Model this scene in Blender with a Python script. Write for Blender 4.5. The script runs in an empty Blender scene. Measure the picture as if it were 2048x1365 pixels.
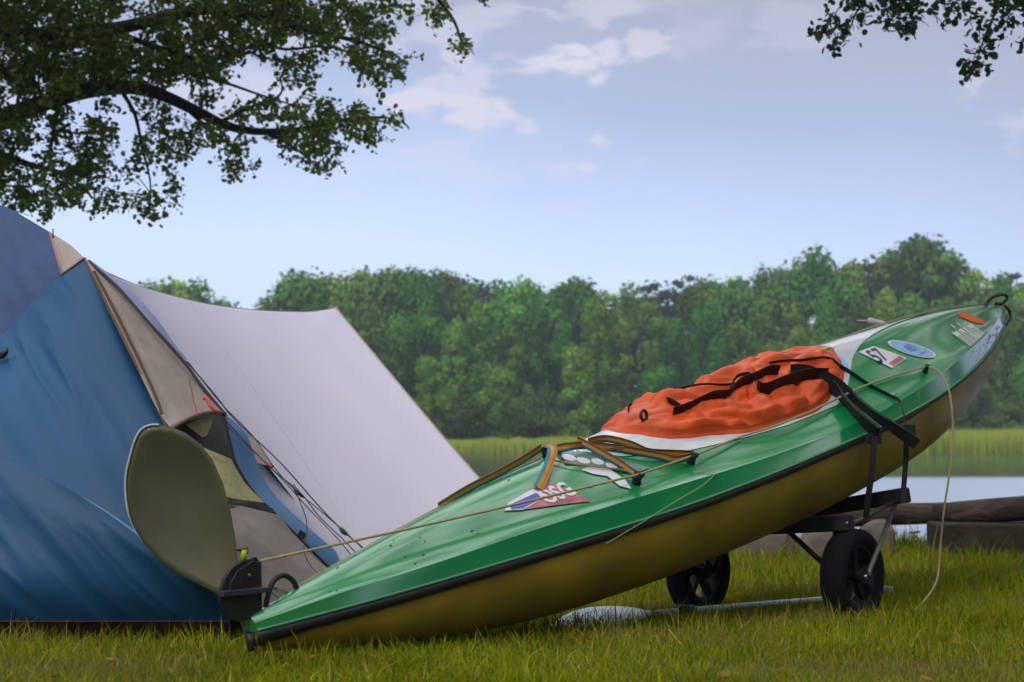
import bpy, bmesh, math, random
import numpy as np
from mathutils import Vector, noise
R = math.radians
rnd = random.Random(7)
nr = np.random.default_rng(11)
SC = bpy.context.scene
COL = SC.collection

# ------------------------------------------------------------------ camera, sky, sun, exposure
FPX = 2844.4
PITCH = math.atan(187.5 / FPX)
CAMZ = 0.6
cam = bpy.data.cameras.new('camera')
cam_ob = bpy.data.objects.new('camera', cam); COL.objects.link(cam_ob)
cam_ob.location = (0, 0, CAMZ)
cam_ob.rotation_euler = (math.pi / 2 + PITCH, 0, 0)
cam.sensor_width = 36; cam.lens = 50
cam.clip_start = 0.05; cam.clip_end = 5000
cam.dof.use_dof = True; cam.dof.focus_distance = 4.8; cam.dof.aperture_fstop = 4.6
SC.camera = cam_ob
SC.view_settings.view_transform = 'Standard'
SC.view_settings.look = 'None'
SC.view_settings.gamma = 1
SC.view_settings.exposure = 0.0
SC.cycles.max_bounces = 6
SC.cycles.transparent_max_bounces = 8
SC.cycles.volume_bounces = 0

SUN_EL, SUN_AZ = R(38), R(-150)      # azimuth measured from +Y towards +X


def build_world():
    w = bpy.data.worlds.new('World'); SC.world = w; w.use_nodes = True
    nt = w.node_tree; nt.nodes.clear(); N = nt.nodes.new; LK = nt.links.new
    out = N('ShaderNodeOutputWorld')
    sky = N('ShaderNodeTexSky'); sky.sky_type = 'NISHITA'; sky.sun_disc = False
    sky.sun_elevation = SUN_EL; sky.sun_rotation = SUN_AZ; sky.air_density = 1.2; sky.dust_density = 2.0
    bg1 = N('ShaderNodeBackground'); LK(sky.outputs[0], bg1.inputs[0]); bg1.inputs[1].default_value = 0.07
    tc = N('ShaderNodeTexCoord'); sep = N('ShaderNodeSeparateXYZ'); LK(tc.outputs['Generated'], sep.inputs[0])
    # veil of high cloud: colour by elevation
    ramp = N('ShaderNodeValToRGB'); cr = ramp.color_ramp
    stops = [(0.0, (.83, 1.0, 1.2)), (.115, (.79, .96, 1.22)), (.17, (.64, .78, 1.12)), (.23, (.50, .59, .85)), (.30, (.47, .51, .66)), (.42, (.62, .63, .70)), (.7, (1.48, 1.5, 1.56)), (1.0, (1.75, 1.75, 1.8))]
    while len(cr.elements) < len(stops): cr.elements.new(.5)
    for e, (p, c) in zip(cr.elements, stops): e.position = p; e.color = (*c, 1)
    # let the bands wander a little
    nz0 = N('ShaderNodeTexNoise'); nz0.inputs['Scale'].default_value = 3.2; nz0.inputs['Detail'].default_value = 4
    LK(tc.outputs['Generated'], nz0.inputs['Vector'])
    m0 = N('ShaderNodeMath'); m0.operation = 'MULTIPLY_ADD'; LK(nz0.outputs[0], m0.inputs[0]); m0.inputs[1].default_value = .07
    addx = N('ShaderNodeMath'); addx.operation = 'MULTIPLY_ADD'; LK(sep.outputs[0], addx.inputs[0]); addx.inputs[1].default_value = .11; LK(sep.outputs[2], addx.inputs[2])
    sub = N('ShaderNodeMath'); sub.operation = 'SUBTRACT'; LK(addx.outputs[0], sub.inputs[0]); sub.inputs[1].default_value = .035
    LK(sub.outputs[0], m0.inputs[2]); LK(m0.outputs[0], ramp.inputs[0])
    # stretched cloud noise
    mp = N('ShaderNodeMapping'); mp.inputs['Scale'].default_value = (1, 1, 2.4); LK(tc.outputs['Generated'], mp.inputs[0])
    nz = N('ShaderNodeTexNoise'); nz.inputs['Scale'].default_value = 21; nz.inputs['Detail'].default_value = 8; nz.inputs['Roughness'].default_value = .58; nz.inputs['Distortion'].default_value = .25
    LK(mp.outputs[0], nz.inputs['Vector'])
    total = None
    def dirpx(px, py):
        a = (px - 1024) / FPX; b = (682.5 - py) / FPX
        v = Vector((a, math.cos(PITCH) - b * math.sin(PITCH), math.sin(PITCH) + b * math.cos(PITCH))); return v.normalized()
    # cloud puffs: direction, half sizes (as direction units), strength
    puffs = [(1150, 130, .026, .014, .9), (1140, 195, .014, .013, .85), (1085, 145, .012, .006, .6), (1215, 95, .012, .015, .7), (1270, 78, .012, .009, .6), (930, 222, .045, .011, .8), (915, 180, .02, .011, .6), (905, 118, .013, .011, .6),
             (1190, 303, .013, .012, .8), (1110, 318, .022, .010, .3), (1215, 12, .035, .012, .5), (900, 40, .05, .018, .45), (1540, 60, .05, .014, .22), (880, 320, .08, .02, .25),
             (450, 160, .07, .03, .5), (1058, 255, .01, .006, .5), (1320, 10, .05, .012, .2), (560, 60, .07, .02, .35), (-300, 100, .1, .03, .5), (2500, 160, .1, .03, .4), (1230, 410, .05, .008, .2)]
    for (px, py, hx, hz, st) in puffs:
        d = dirpx(px, py)
        s1 = N('ShaderNodeVectorMath'); s1.operation = 'SUBTRACT'; LK(tc.outputs['Generated'], s1.inputs[0]); s1.inputs[1].default_value = d
        s2 = N('ShaderNodeVectorMath'); s2.operation = 'MULTIPLY'; LK(s1.outputs[0], s2.inputs[0]); s2.inputs[1].default_value = (1 / hx, 1 / hx, 1 / hz)
        ln = N('ShaderNodeVectorMath'); ln.operation = 'LENGTH'; LK(s2.outputs[0], ln.inputs[0])
        # value = st * smooth(1.9 - len - 2.2*(noise))
        a = N('ShaderNodeMath'); a.operation = 'MULTIPLY_ADD'; LK(nz.outputs[0], a.inputs[0]); a.inputs[1].default_value = 7.5; LK(ln.outputs['Value'], a.inputs[2])
        mr = N('ShaderNodeMapRange'); mr.interpolation_type = 'SMOOTHSTEP'; LK(a.outputs[0], mr.inputs[0])
        mr.inputs[1].default_value = 5.0; mr.inputs[2].default_value = 3.9; mr.inputs[3].default_value = 0; mr.inputs[4].default_value = st
        if total is None: total = mr.outputs[0]
        else:
            mx = N('ShaderNodeMath'); mx.operation = 'MAXIMUM'; LK(total, mx.inputs[0]); LK(mr.outputs[0], mx.inputs[1]); total = mx.outputs[0]
    mixc = N('ShaderNodeMixRGB'); LK(total, mixc.inputs[0]); LK(ramp.outputs[0], mixc.inputs[1]); mixc.inputs[2].default_value = (.86, .82, .95, 1)
    bg2 = N('ShaderNodeBackground'); LK(mixc.outputs[0], bg2.inputs[0]); bg2.inputs[1].default_value = 1.0
    ms = N('ShaderNodeMixShader'); ms.inputs[0].default_value = .88; LK(bg1.outputs[0], ms.inputs[1]); LK(bg2.outputs[0], ms.inputs[2])
    LK(ms.outputs[0], out.inputs[0])


build_world()
sl = bpy.data.lights.new('sun', 'SUN'); sl.energy = 1.5; sl.angle = R(12); sl.color = (1, .95, .87)
sun = bpy.data.objects.new('sun', sl); COL.objects.link(sun)
sd = Vector((math.sin(SUN_AZ) * math.cos(SUN_EL), math.cos(SUN_AZ) * math.cos(SUN_EL), math.sin(SUN_EL)))
sun.rotation_euler = sd.to_track_quat('Z', 'Y').to_euler(); sun.location = sd * 50

# ------------------------------------------------------------------ helpers
cP, sP = math.cos(PITCH), math.sin(PITCH)


def at(px, py, Y):
    """world point that the photograph's pixel (px, py) shows if it lies Y metres ahead"""
    a = (px - 1024) / FPX; b = (682.5 - py) / FPX
    d = np.array([a, cP - b * sP, sP + b * cP]); d = d * (Y / d[1]); d[2] += CAMZ
    return d


def proj(p):
    x, y, z = p[0], p[1], p[2] - CAMZ
    f = y * cP + z * sP; u = -y * sP + z * cP
    return np.array([1024 + FPX * x / f, 682.5 - FPX * u / f])


def tag(o, label=None, cat=None, group=None, kind=None):
    if label: o['label'] = label
    if cat: o['category'] = cat
    if group: o['group'] = group
    if kind: o['kind'] = kind
    return o


def empty(name, loc, label, cat, group=None):
    o = bpy.data.objects.new(name, None); COL.objects.link(o); o.location = loc; o.empty_display_size = .1
    return tag(o, label, cat, group)


def mesh_ob(name, verts, faces, mat, parent=None, smooth=True, mats=None, fmat=None, col=None):
    me = bpy.data.meshes.new(name)
    me.from_pydata([tuple(v) for v in verts], [], [tuple(f) for f in faces])
    for m in (mats or [mat]): me.materials.append(m)
    if fmat is not None: me.polygons.foreach_set('material_index', fmat)
    if smooth: me.polygons.foreach_set('use_smooth', [True] * len(me.polygons))
    me.update()
    o = bpy.data.objects.new(name, me); COL.objects.link(o)
    if parent is not None:
        o.parent = parent
        o.matrix_parent_inverse.identity()
        o.location = (-parent.location[0], -parent.location[1], -parent.location[2]) if parent.type == 'EMPTY' else (0, 0, 0)
    return o


def big_mesh(name, V, F, mat, parent=None, cols=None, smooth=False, fm=None, mats=None):
    """numpy arrays: V (n,3), F (m,k)"""
    me = bpy.data.meshes.new(name)
    V = np.ascontiguousarray(V, dtype=np.float32); F = np.ascontiguousarray(F, dtype=np.int32)
    me.vertices.add(len(V)); me.vertices.foreach_set('co', V.ravel())
    m, k = F.shape
    me.loops.add(m * k); me.loops.foreach_set('vertex_index', F.ravel())
    me.polygons.add(m); me.polygons.foreach_set('loop_start', np.arange(0, m * k, k, dtype=np.int32))
    if fm is not None: me.polygons.foreach_set('material_index', np.asarray(fm, dtype=np.int32))
    if smooth: me.polygons.foreach_set('use_smooth', np.ones(m, dtype=bool))
    if cols is not None:
        at_ = me.color_attributes.new('tint', 'FLOAT_COLOR', 'POINT')
        c4 = np.ones((len(V), 4), dtype=np.float32); c4[:, :3] = cols; at_.data.foreach_set('color', c4.ravel())
    for q in (mats or [mat]): me.materials.append(q)
    me.update(calc_edges=True); me.validate()
    o = bpy.data.objects.new(name, me); COL.objects.link(o)
    if parent is not None:
        o.parent = parent
        if parent.type == 'EMPTY': o.location = -Vector(parent.location)
    return o


class MB:
    """collects shapes into one mesh"""
    def __init__(s): s.v = []; s.f = []; s.m = []

    def add(s, verts, faces, m=0):
        o = len(s.v); s.v += [tuple(map(float, q)) for q in verts]; s.f += [tuple(i + o for i in f) for f in faces]; s.m += [m] * len(faces)

    def tube(s, pts, r, n=8, m=0, cap=True):
        pts = [Vector(p) for p in pts]; k = len(pts)
        rs = r if hasattr(r, '__len__') else [r] * k
        V = []; prev = None
        for i, p in enumerate(pts):
            t = (pts[min(i + 1, k - 1)] - pts[max(i - 1, 0)]).normalized()
            if prev is None:
                a = Vector((0, 0, 1)) if abs(t.z) < .9 else Vector((1, 0, 0)); u = t.cross(a).normalized()
            else:
                u = (prev - t * prev.dot(t)).normalized()
            prev = u; w = t.cross(u)
            for j in range(n):
                an = 2 * math.pi * j / n; V.append(p + (u * math.cos(an) + w * math.sin(an)) * rs[i])
        F = [(i * n + j, i * n + (j + 1) % n, (i + 1) * n + (j + 1) % n, (i + 1) * n + j) for i in range(k - 1) for j in range(n)]
        if cap: F += [tuple(range(n - 1, -1, -1)), tuple((k - 1) * n + j for j in range(n))]
        s.add(V, F, m); return s

    def box(s, c, ax, ay, az, m=0):
        c, ax, ay, az = map(Vector, (c, ax, ay, az))
        V = [c + ax * i + ay * j + az * k for k in (-1, 1) for j in (-1, 1) for i in (-1, 1)]
        s.add(V, [(0, 2, 3, 1), (4, 5, 7, 6), (0, 1, 5, 4), (2, 6, 7, 3), (0, 4, 6, 2), (1, 3, 7, 5)], m); return s

    def cyl(s, c, axis, r, h, n=24, m=0, r2=None):
        c = Vector(c); a = Vector(axis).normalized()
        return s.tube([c - a * h / 2, c + a * h / 2], [r, r if r2 is None else r2], n, m)

    def ribbon(s, pts, side, width, th=.0015, cols=1, m0=0):
        """flat strap: pts path, side = list/one of side vectors"""
        k = len(pts); pts = [Vector(p) for p in pts]
        sd = [Vector(q).normalized() for q in (side if isinstance(side, list) else [side] * k)]
        V = []
        for i in range(k):
            t = (pts[min(i + 1, k - 1)] - pts[max(i - 1, 0)]).normalized()
            q = (sd[i] - t * sd[i].dot(t)).normalized(); nn = t.cross(q)
            for lay in (1, -1):
                for j in range(cols + 1):
                    V.append(pts[i] + q * width * (j / cols - .5) + nn * th * lay)
        W = 2 * (cols + 1); o = len(s.v); s.v += [tuple(v) for v in V]
        for i in range(k - 1):
            a, b = o + i * W, o + (i + 1) * W
            for j in range(cols):
                s.f.append((a + j, a + j + 1, b + j + 1, b + j)); s.m.append(m0 + j)
                s.f.append((a + cols + 1 + j, b + cols + 1 + j, b + cols + 2 + j, a + cols + 2 + j)); s.m.append(m0 + j)
            for j, jj in ((0, cols + 1), (cols, 2 * cols + 1)):
                s.f.append((a + j, b + j, b + jj, a + jj)); s.m.append(m0 + min(j, cols - 1))
        return s

    def build(s, name, mat, parent=None, smooth=True, mats=None):
        o = mesh_ob(name, s.v, s.f, mat, parent, smooth, mats=mats, fmat=s.m)
        return o


def fix_normals(o):
    bm = bmesh.new(); bm.from_mesh(o.data); bmesh.ops.recalc_face_normals(bm, faces=bm.faces); bm.to_mesh(o.data); bm.free(); return o


def bevel(o, w, seg=2):
    m = o.modifiers.new('bevel', 'BEVEL'); m.width = w; m.segments = seg; m.limit_method = 'ANGLE'; m.angle_limit = R(35); return o


def auto_sharp(o, ang=35):
    me = o.data; me.polygons.foreach_set('use_smooth', [True] * len(me.polygons))
    bm = bmesh.new(); bm.from_mesh(me)
    for e in bm.edges:
        if len(e.link_faces) == 2 and e.calc_face_angle(0) > R(ang): e.smooth = False
    bm.to_mesh(me); bm.free(); return o


def smooth_path(pts, n=8):
    P = [np.array(p, float) for p in pts]; out = []
    for i in range(len(P) - 1):
        p0 = P[max(i - 1, 0)]; p1 = P[i]; p2 = P[i + 1]; p3 = P[min(i + 2, len(P) - 1)]
        for k in range(n):
            t = k / n
            out.append(.5 * (2 * p1 + (p2 - p0) * t + (2 * p0 - 5 * p1 + 4 * p2 - p3) * t * t + (-p0 + 3 * p1 - 3 * p2 + p3) * t ** 3))
    out.append(P[-1]); return out


# ------------------------------------------------------------------ materials
def mat(name, col, rough=.6, metal=0, spec=.5, var=0, vscale=6, bump=0, bscale=40, coat=0, sheen=0, trans=0, attr=False, col2=None, stretch=None, bdetail=4, coord='Object', crough=.05, alpha=None):
    m = bpy.data.materials.new(name); m.use_nodes = True; nt = m.node_tree; N = nt.nodes.new; LK = nt.links.new
    b = nt.nodes['Principled BSDF']; out = nt.nodes['Material Output']
    b.inputs['Roughness'].default_value = rough; b.inputs['Metallic'].default_value = metal
    b.inputs['Specular IOR Level'].default_value = spec
    b.inputs['Coat Weight'].default_value = coat; b.inputs['Coat Roughness'].default_value = crough
    b.inputs['Sheen Weight'].default_value = sheen
    tc = N('ShaderNodeTexCoord'); vec = tc.outputs[coord]
    if stretch:
        mp = N('ShaderNodeMapping'); mp.vector_type = 'TEXTURE'; mp.inputs['Scale'].default_value = tuple(1 / q for q in stretch[0]); mp.inputs['Rotation'].default_value = stretch[1]; LK(vec, mp.inputs[0]); svec = mp.outputs[0]
    else: svec = vec
    c = None
    if attr:
        a = N('ShaderNodeAttribute'); a.attribute_name = 'tint'; c = a.outputs['Color']
    else:
        rg = N('ShaderNodeRGB'); rg.outputs[0].default_value = (*col, 1); c = rg.outputs[0]
    if var or col2:
        nz = N('ShaderNodeTexNoise'); nz.inputs['Scale'].default_value = vscale; nz.inputs['Detail'].default_value = 5; LK(vec, nz.inputs['Vector'])
        mr = N('ShaderNodeMapRange'); LK(nz.outputs[0], mr.inputs[0]); mr.inputs[1].default_value = .35; mr.inputs[2].default_value = .65
        mx = N('ShaderNodeMixRGB'); LK(mr.outputs[0], mx.inputs[0]); LK(c, mx.inputs[1])
        if col2: mx.inputs[2].default_value = (*col2, 1)
        else:
            sc = N('ShaderNodeMixRGB'); sc.blend_type = 'MULTIPLY'; sc.inputs[0].default_value = 1; LK(c, sc.inputs[1]); sc.inputs[2].default_value = (1 - var,) * 3 + (1,); LK(sc.outputs[0], mx.inputs[2])
        c = mx.outputs[0]
    LK(c, b.inputs['Base Color'])
    if bump:
        nb = N('ShaderNodeTexNoise'); nb.inputs['Scale'].default_value = bscale; nb.inputs['Detail'].default_value = bdetail; LK(svec, nb.inputs['Vector'])
        bp = N('ShaderNodeBump'); bp.inputs['Strength'].default_value = min(1, bump); bp.inputs['Distance'].default_value = .02 if bump <= 1 else .02 * bump; LK(nb.outputs[0], bp.inputs['Height']); LK(bp.outputs[0], b.inputs['Normal'])
    if trans:
        t = N('ShaderNodeBsdfTranslucent'); LK(c, t.inputs[0]); ms = N('ShaderNodeMixShader'); ms.inputs[0].default_value = trans
        LK(b.outputs[0], ms.inputs[1]); LK(t.outputs[0], ms.inputs[2]); LK(ms.outputs[0], out.inputs[0])
    if alpha is not None: b.inputs['Alpha'].default_value = alpha
    return m


M = {}
M['green'] = mat('green gelcoat', (.002, .245, .070), .32, coat=1, var=.15, vscale=3, bump=.012, bscale=3, crough=.11)
M['white'] = mat('white gelcoat', (.62, .66, .72), .35, coat=1, var=.1, vscale=5, crough=.08)
M['yellow'] = mat('yellow hull', (.33, .225, .018), .5, coat=.12, var=.4, vscale=4, crough=.2, bump=.05, bscale=6)
M['black'] = mat('black rubber', (.012, .012, .014), .55, var=.3, vscale=30)
M['strap'] = mat('black webbing', (.008, .008, .013), .7, bump=.3, bscale=400)
M['blackmetal'] = mat('black metal', (.012, .012, .015), .4, spec=.5)
M['steel'] = mat('steel', (.35, .35, .36), .35, metal=.9, var=.3, vscale=40)
M['rope'] = mat('yellow rope', (.42, .36, .18), .8, bump=.5, bscale=500, var=.2, vscale=60)
M['thincord'] = mat('thin cord', (.25, .32, .16), .8)
M['orange'] = mat('orange nylon', (.68, .085, .010), .38, spec=.45, var=.25, vscale=9, bump=.12, bscale=40)
M['hazard'] = mat('orange strap', (.60, .22, .03), .7)
M['ochre'] = mat('ochre strap', (.28, .15, .035), .75)
M['teal'] = mat('teal strap', (.01, .20, .27), .7)
M['decal_white'] = mat('white decal', (.62, .62, .70), .4, coat=.5)
M['decal_blue'] = mat('pale blue decal', (.22, .42, .70), .4, coat=.5)
M['decal_navy'] = mat('blue decal', (.06, .09, .45), .4, coat=.5)
M['decal_pink'] = mat('red decal', (.48, .13, .17), .4, coat=.5, var=.2, vscale=20)
M['decal_orange'] = mat('orange decal', (.75, .12, .01), .5)
M['decal_dark'] = mat('dark decal', (.015, .02, .04), .4, coat=.5)
M['decal_silver'] = mat('silver letters', (.62, .68, .66), .5)
M['tent_blue'] = mat('blue tent cloth', (.015, .098, .235), .55, spec=.35, var=.28, vscale=1.3, bump=.32, bscale=7, trans=.12, stretch=((.16, 1, 1.5), (0, R(40), 0)), bdetail=5)
M['tent_violet'] = mat('violet blue tent cloth', (.050, .090, .215), .6, spec=.25, var=.15, vscale=2, bump=.4, bscale=6, trans=.15, stretch=((.35, 1, 1.6), (0, R(25), 0)))
M['tent_sky'] = mat('light blue tent cloth', (.11, .28, .55), .6, var=.15, vscale=6, bump=.3, bscale=8, trans=.15)
M['beige'] = mat('beige tent cloth', (.42, .35, .31), .75, var=.15, vscale=5, bump=.4, bscale=12, trans=.15)
M['khaki'] = mat('yellow inner tent', (.36, .34, .13), .8, var=.2, vscale=10, bump=.6, bscale=25)
M['inner_dark'] = mat('painted tent shade', (.03, .026, .026), .9)
M['brown_trim'] = mat('brown trim', (.13, .075, .045), .8)
M['red'] = mat('red toggle', (.55, .04, .03), .5)
M['maroon'] = mat('maroon groundsheet', (.13, .045, .055), .7, bump=.3, bscale=20)
M['tarp'] = mat('pale tarp cloth', (.78, .75, .90), .8, var=.05, vscale=1.2, bump=.12, bscale=2.2, trans=.25)
M['cordgrey'] = mat('grey guy cord', (.06, .055, .07), .8)
M['blade'] = mat('olive paddle blade', (.105, .10, .05), .5, coat=.1, vscale=4, col2=(.055, .055, .03))
M['bladeedge'] = mat('pale blade edge', (.42, .47, .50), .5)
M['whiteblade'] = mat('white paddle blade', (.68, .72, .80), .4, var=.08)
M['shaft'] = mat('pale paddle shaft', (.42, .42, .38), .4)
M['tyre'] = mat('tyre rubber', (.006, .006, .009), .85, spec=.15, bump=.3, bscale=90)
M['rim'] = mat('black plastic rim', (.006, .006, .009), .5, spec=.3)
M['foam'] = mat('black foam pad', (.012, .012, .014), .85, bump=.3, bscale=120)
M['galv'] = mat('galvanised tube', (.14, .14, .12), .45, metal=.6, var=.4, vscale=20)
M['wood'] = mat('weathered log', (.10, .065, .052), .85, col2=(.028, .02, .018), vscale=3.5, bump=1.6, bscale=9, stretch=((.5, 3, 3), (0, 0, 0)), bdetail=8)
M['wood_dark'] = mat('dark timber block', (.055, .042, .03), .9, var=.5, vscale=5, bump=.8, bscale=14)
M['stone'] = mat('pinkish boulder', (.20, .16, .14), .9, var=.45, vscale=6, bump=.8, bscale=10)
M['bark'] = mat('bark', (.035, .028, .02), .9, var=.5, vscale=10, bump=1, bscale=18, stretch=((3, 3, .6), (0, 0, 0)))
M['leaf'] = mat('leaf', (.05, .09, .02), .5, spec=.3, attr=True, trans=.55)
for k_ in ('green', 'white'): bpy.data.materials[{'green': 'green gelcoat', 'white': 'white gelcoat'}[k_]].node_tree.nodes['Principled BSDF'].inputs['Coat IOR'].default_value = 2.15
M['farleaf'] = mat('far foliage', (.05, .09, .02), .8, spec=.1, attr=True, trans=.2)
def _vary(m):
    nt = m.node_tree; oi = nt.nodes.new('ShaderNodeObjectInfo'); hs = nt.nodes.new('ShaderNodeHueSaturation')
    b = nt.nodes['Principled BSDF']; src = b.inputs['Base Color'].links[0].from_socket
    m1 = nt.nodes.new('ShaderNodeMapRange'); m1.inputs[3].default_value = .62; m1.inputs[4].default_value = 1.5; nt.links.new(oi.outputs['Random'], m1.inputs[0])
    m2 = nt.nodes.new('ShaderNodeMath'); m2.operation = 'MULTIPLY'; m2.inputs[1].default_value = 7.31; nt.links.new(oi.outputs['Random'], m2.inputs[0])
    m3 = nt.nodes.new('ShaderNodeMath'); m3.operation = 'FRACT'; nt.links.new(m2.outputs[0], m3.inputs[0])
    m4 = nt.nodes.new('ShaderNodeMapRange'); m4.inputs[3].default_value = .47; m4.inputs[4].default_value = .53; nt.links.new(m3.outputs[0], m4.inputs[0])
    nt.links.new(m1.outputs[0], hs.inputs['Value']); nt.links.new(m4.outputs[0], hs.inputs['Hue']); nt.links.new(src, hs.inputs['Color'])
    for n in nt.nodes:
        if n.type in ('BSDF_PRINCIPLED', 'BSDF_TRANSLUCENT'): nt.links.new(hs.outputs[0], n.inputs[0])


_vary(M['farleaf'])
M['grass'] = mat('grass blade', (.1, .14, .02), .8, spec=.04, attr=True, trans=.3)
M['reed'] = mat('reed', (.1, .14, .02), .8, spec=.1, attr=True, trans=.2)
M['tape'] = mat('clear scuffed tape', (.35, .40, .38), .35, bump=.9, bscale=30, alpha=.08, spec=.2, stretch=((1, 1, 4), (0, R(40), 0)))

# ------------------------------------------------------------------ terrain and water
WATER_Z = -.7


def gz(Y, X=0):
    if abs(X) > 12 and Y > 8: Y = 8 + max(0, Y - 8 - min(14, abs(X) - 12))   # the bank curves forward on both sides
    prof = [(-60, .9), (0, .22), (3.8, 0), (6, -.14), (10, -.27), (11.6, -.33), (12.1, -.42), (13.2, -.85), (18, -2), (60, -2.4), (98, -1.2), (104, -.75), (110, -.6), (140, -.2), (200, 1), (400, 3), (3000, 6)]
    y = float(np.interp(Y, [p[0] for p in prof], [p[1] for p in prof]))
    if Y < 13: y += .012 * noise.noise(Vector((X * 1.3, Y * 1.3, 0))) * min(1, abs(Y) / 2)
    return y


def build_ground():
    ys = np.concatenate([np.linspace(-60, 0, 12), np.linspace(.4, 14, 69), np.linspace(16, 110, 30), np.geomspace(115, 3000, 20)])
    xs = np.concatenate([-np.geomspace(2500, 6.5, 22), np.linspace(-6, 6, 61), np.geomspace(6.5, 2500, 22)])
    V = [(x, y, gz(y, x)) for y in ys for x in xs]; nx = len(xs)
    F = [(j * nx + i, j * nx + i + 1, (j + 1) * nx + i + 1, (j + 1) * nx + i) for j in range(len(ys) - 1) for i in range(nx - 1)]
    m = mat('lawn soil and thatch', (.075, .085, .018), .95, col2=(.05, .045, .018), vscale=2.2, bump=.8, bscale=60)
    o = mesh_ob('ground', V, F, m); tag(o, 'grassy lawn sloping down to the lake', None, kind='structure')
    # water
    wm = bpy.data.materials.new('lake water'); wm.use_nodes = True; nt = wm.node_tree; N = nt.nodes.new; LK = nt.links.new
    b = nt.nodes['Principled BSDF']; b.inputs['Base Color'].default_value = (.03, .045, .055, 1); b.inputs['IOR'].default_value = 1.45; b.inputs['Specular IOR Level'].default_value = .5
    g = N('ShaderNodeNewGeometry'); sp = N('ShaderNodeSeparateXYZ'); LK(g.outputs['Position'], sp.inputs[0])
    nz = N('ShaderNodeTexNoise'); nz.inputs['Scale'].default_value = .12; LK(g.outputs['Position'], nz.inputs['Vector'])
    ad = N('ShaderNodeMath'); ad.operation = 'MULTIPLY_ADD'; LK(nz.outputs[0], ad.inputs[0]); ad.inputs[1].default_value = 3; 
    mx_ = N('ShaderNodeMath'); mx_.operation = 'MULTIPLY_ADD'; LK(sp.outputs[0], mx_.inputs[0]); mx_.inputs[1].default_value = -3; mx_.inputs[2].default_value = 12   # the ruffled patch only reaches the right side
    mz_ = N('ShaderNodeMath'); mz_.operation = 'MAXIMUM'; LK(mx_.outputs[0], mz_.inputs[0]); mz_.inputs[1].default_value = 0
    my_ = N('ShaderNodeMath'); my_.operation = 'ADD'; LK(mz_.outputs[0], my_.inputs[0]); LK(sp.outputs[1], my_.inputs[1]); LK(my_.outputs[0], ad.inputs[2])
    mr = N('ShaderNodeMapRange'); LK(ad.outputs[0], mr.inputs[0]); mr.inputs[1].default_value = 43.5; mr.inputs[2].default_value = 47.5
    mr.inputs[3].default_value = .24; mr.inputs[4].default_value = .10   # wind-ruffled near the camp, calm under the far bank
    LK(mr.outputs[0], b.inputs['Roughness'])
    mc = N('ShaderNodeMixRGB'); mc.inputs[1].default_value = (.42, .50, .66, 1); mc.inputs[2].default_value = (.02, .03, .03, 1)  # pale sky reflection painted into the colour of the ruffled part
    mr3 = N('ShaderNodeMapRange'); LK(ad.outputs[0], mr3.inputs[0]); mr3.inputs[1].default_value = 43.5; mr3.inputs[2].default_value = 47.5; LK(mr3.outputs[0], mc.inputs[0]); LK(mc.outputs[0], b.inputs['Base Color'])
    nb = N('ShaderNodeTexNoise'); nb.inputs['Scale'].default_value = 1.2; nb.inputs['Detail'].default_value = 3
    mp = N('ShaderNodeMapping'); mp.inputs['Scale'].default_value = (.35, 1, 1); LK(g.outputs['Position'], mp.inputs[0]); LK(mp.outputs[0], nb.inputs['Vector'])
    bp = N('ShaderNodeBump'); bp.inputs['Distance'].default_value = .06
    mr2 = N('ShaderNodeMapRange'); LK(ad.outputs[0], mr2.inputs[0]); mr2.inputs[1].default_value = 43.5; mr2.inputs[2].default_value = 47.5; mr2.inputs[3].default_value = 1.0; mr2.inputs[4].default_value = .35
    LK(mr2.outputs[0], bp.inputs['Strength']); LK(nb.outputs[0], bp.inputs['Height']); LK(bp.outputs[0], b.inputs['Normal'])
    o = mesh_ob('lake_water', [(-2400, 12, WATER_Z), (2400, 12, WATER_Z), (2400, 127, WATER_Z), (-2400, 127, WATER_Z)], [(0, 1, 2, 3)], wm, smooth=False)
    tag(o, 'pale lake water, sky reflection partly painted into its colour', None, kind='structure')


build_ground()


def blades(n, xf, yf, hf, wf, zf, cols_fn, lean=.35, seg=2):
    X, Y = xf, yf
    H, W = hf, wf
    an = nr.uniform(0, 2 * np.pi, n); la = nr.uniform(0, 2 * np.pi, n); ln = np.abs(nr.normal(0, lean, n)) * H
    dx, dy = np.cos(an) * W / 2, np.sin(an) * W / 2; lx, ly = np.cos(la) * ln, np.sin(la) * ln
    V = np.zeros((n, 5, 3))
    V[:, 0] = np.stack([X - dx, Y - dy, zf], 1); V[:, 1] = np.stack([X + dx, Y + dy, zf], 1)
    V[:, 2] = np.stack([X + dx * .8 + lx * .35, Y + dy * .8 + ly * .35, zf + H * .55], 1); V[:, 3] = np.stack([X - dx * .8 + lx * .35, Y - dy * .8 + ly * .35, zf + H * .55], 1)
    V[:, 4] = np.stack([X + lx, Y + ly, zf + H * (1 - .15 * (ln / H) ** 2)], 1)
    base = np.arange(n)[:, None] * 5
    F = np.concatenate([base + np.array([[0, 1, 2]]), base + np.array([[0, 2, 3]]), base + np.array([[3, 2, 4]])], 0)
    C = np.repeat(cols_fn(n)[:, None, :], 5, 1)
    return V.reshape(-1, 3), F, C.reshape(-1, 3)


def zarr(Y):
    ys = [-60, 0, 3.8, 6, 10, 11.6, 12.1, 13.2]; zs = [.9, .22, 0, -.14, -.27, -.33, -.42, -.85]
    return np.interp(Y, ys, zs)


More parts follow.
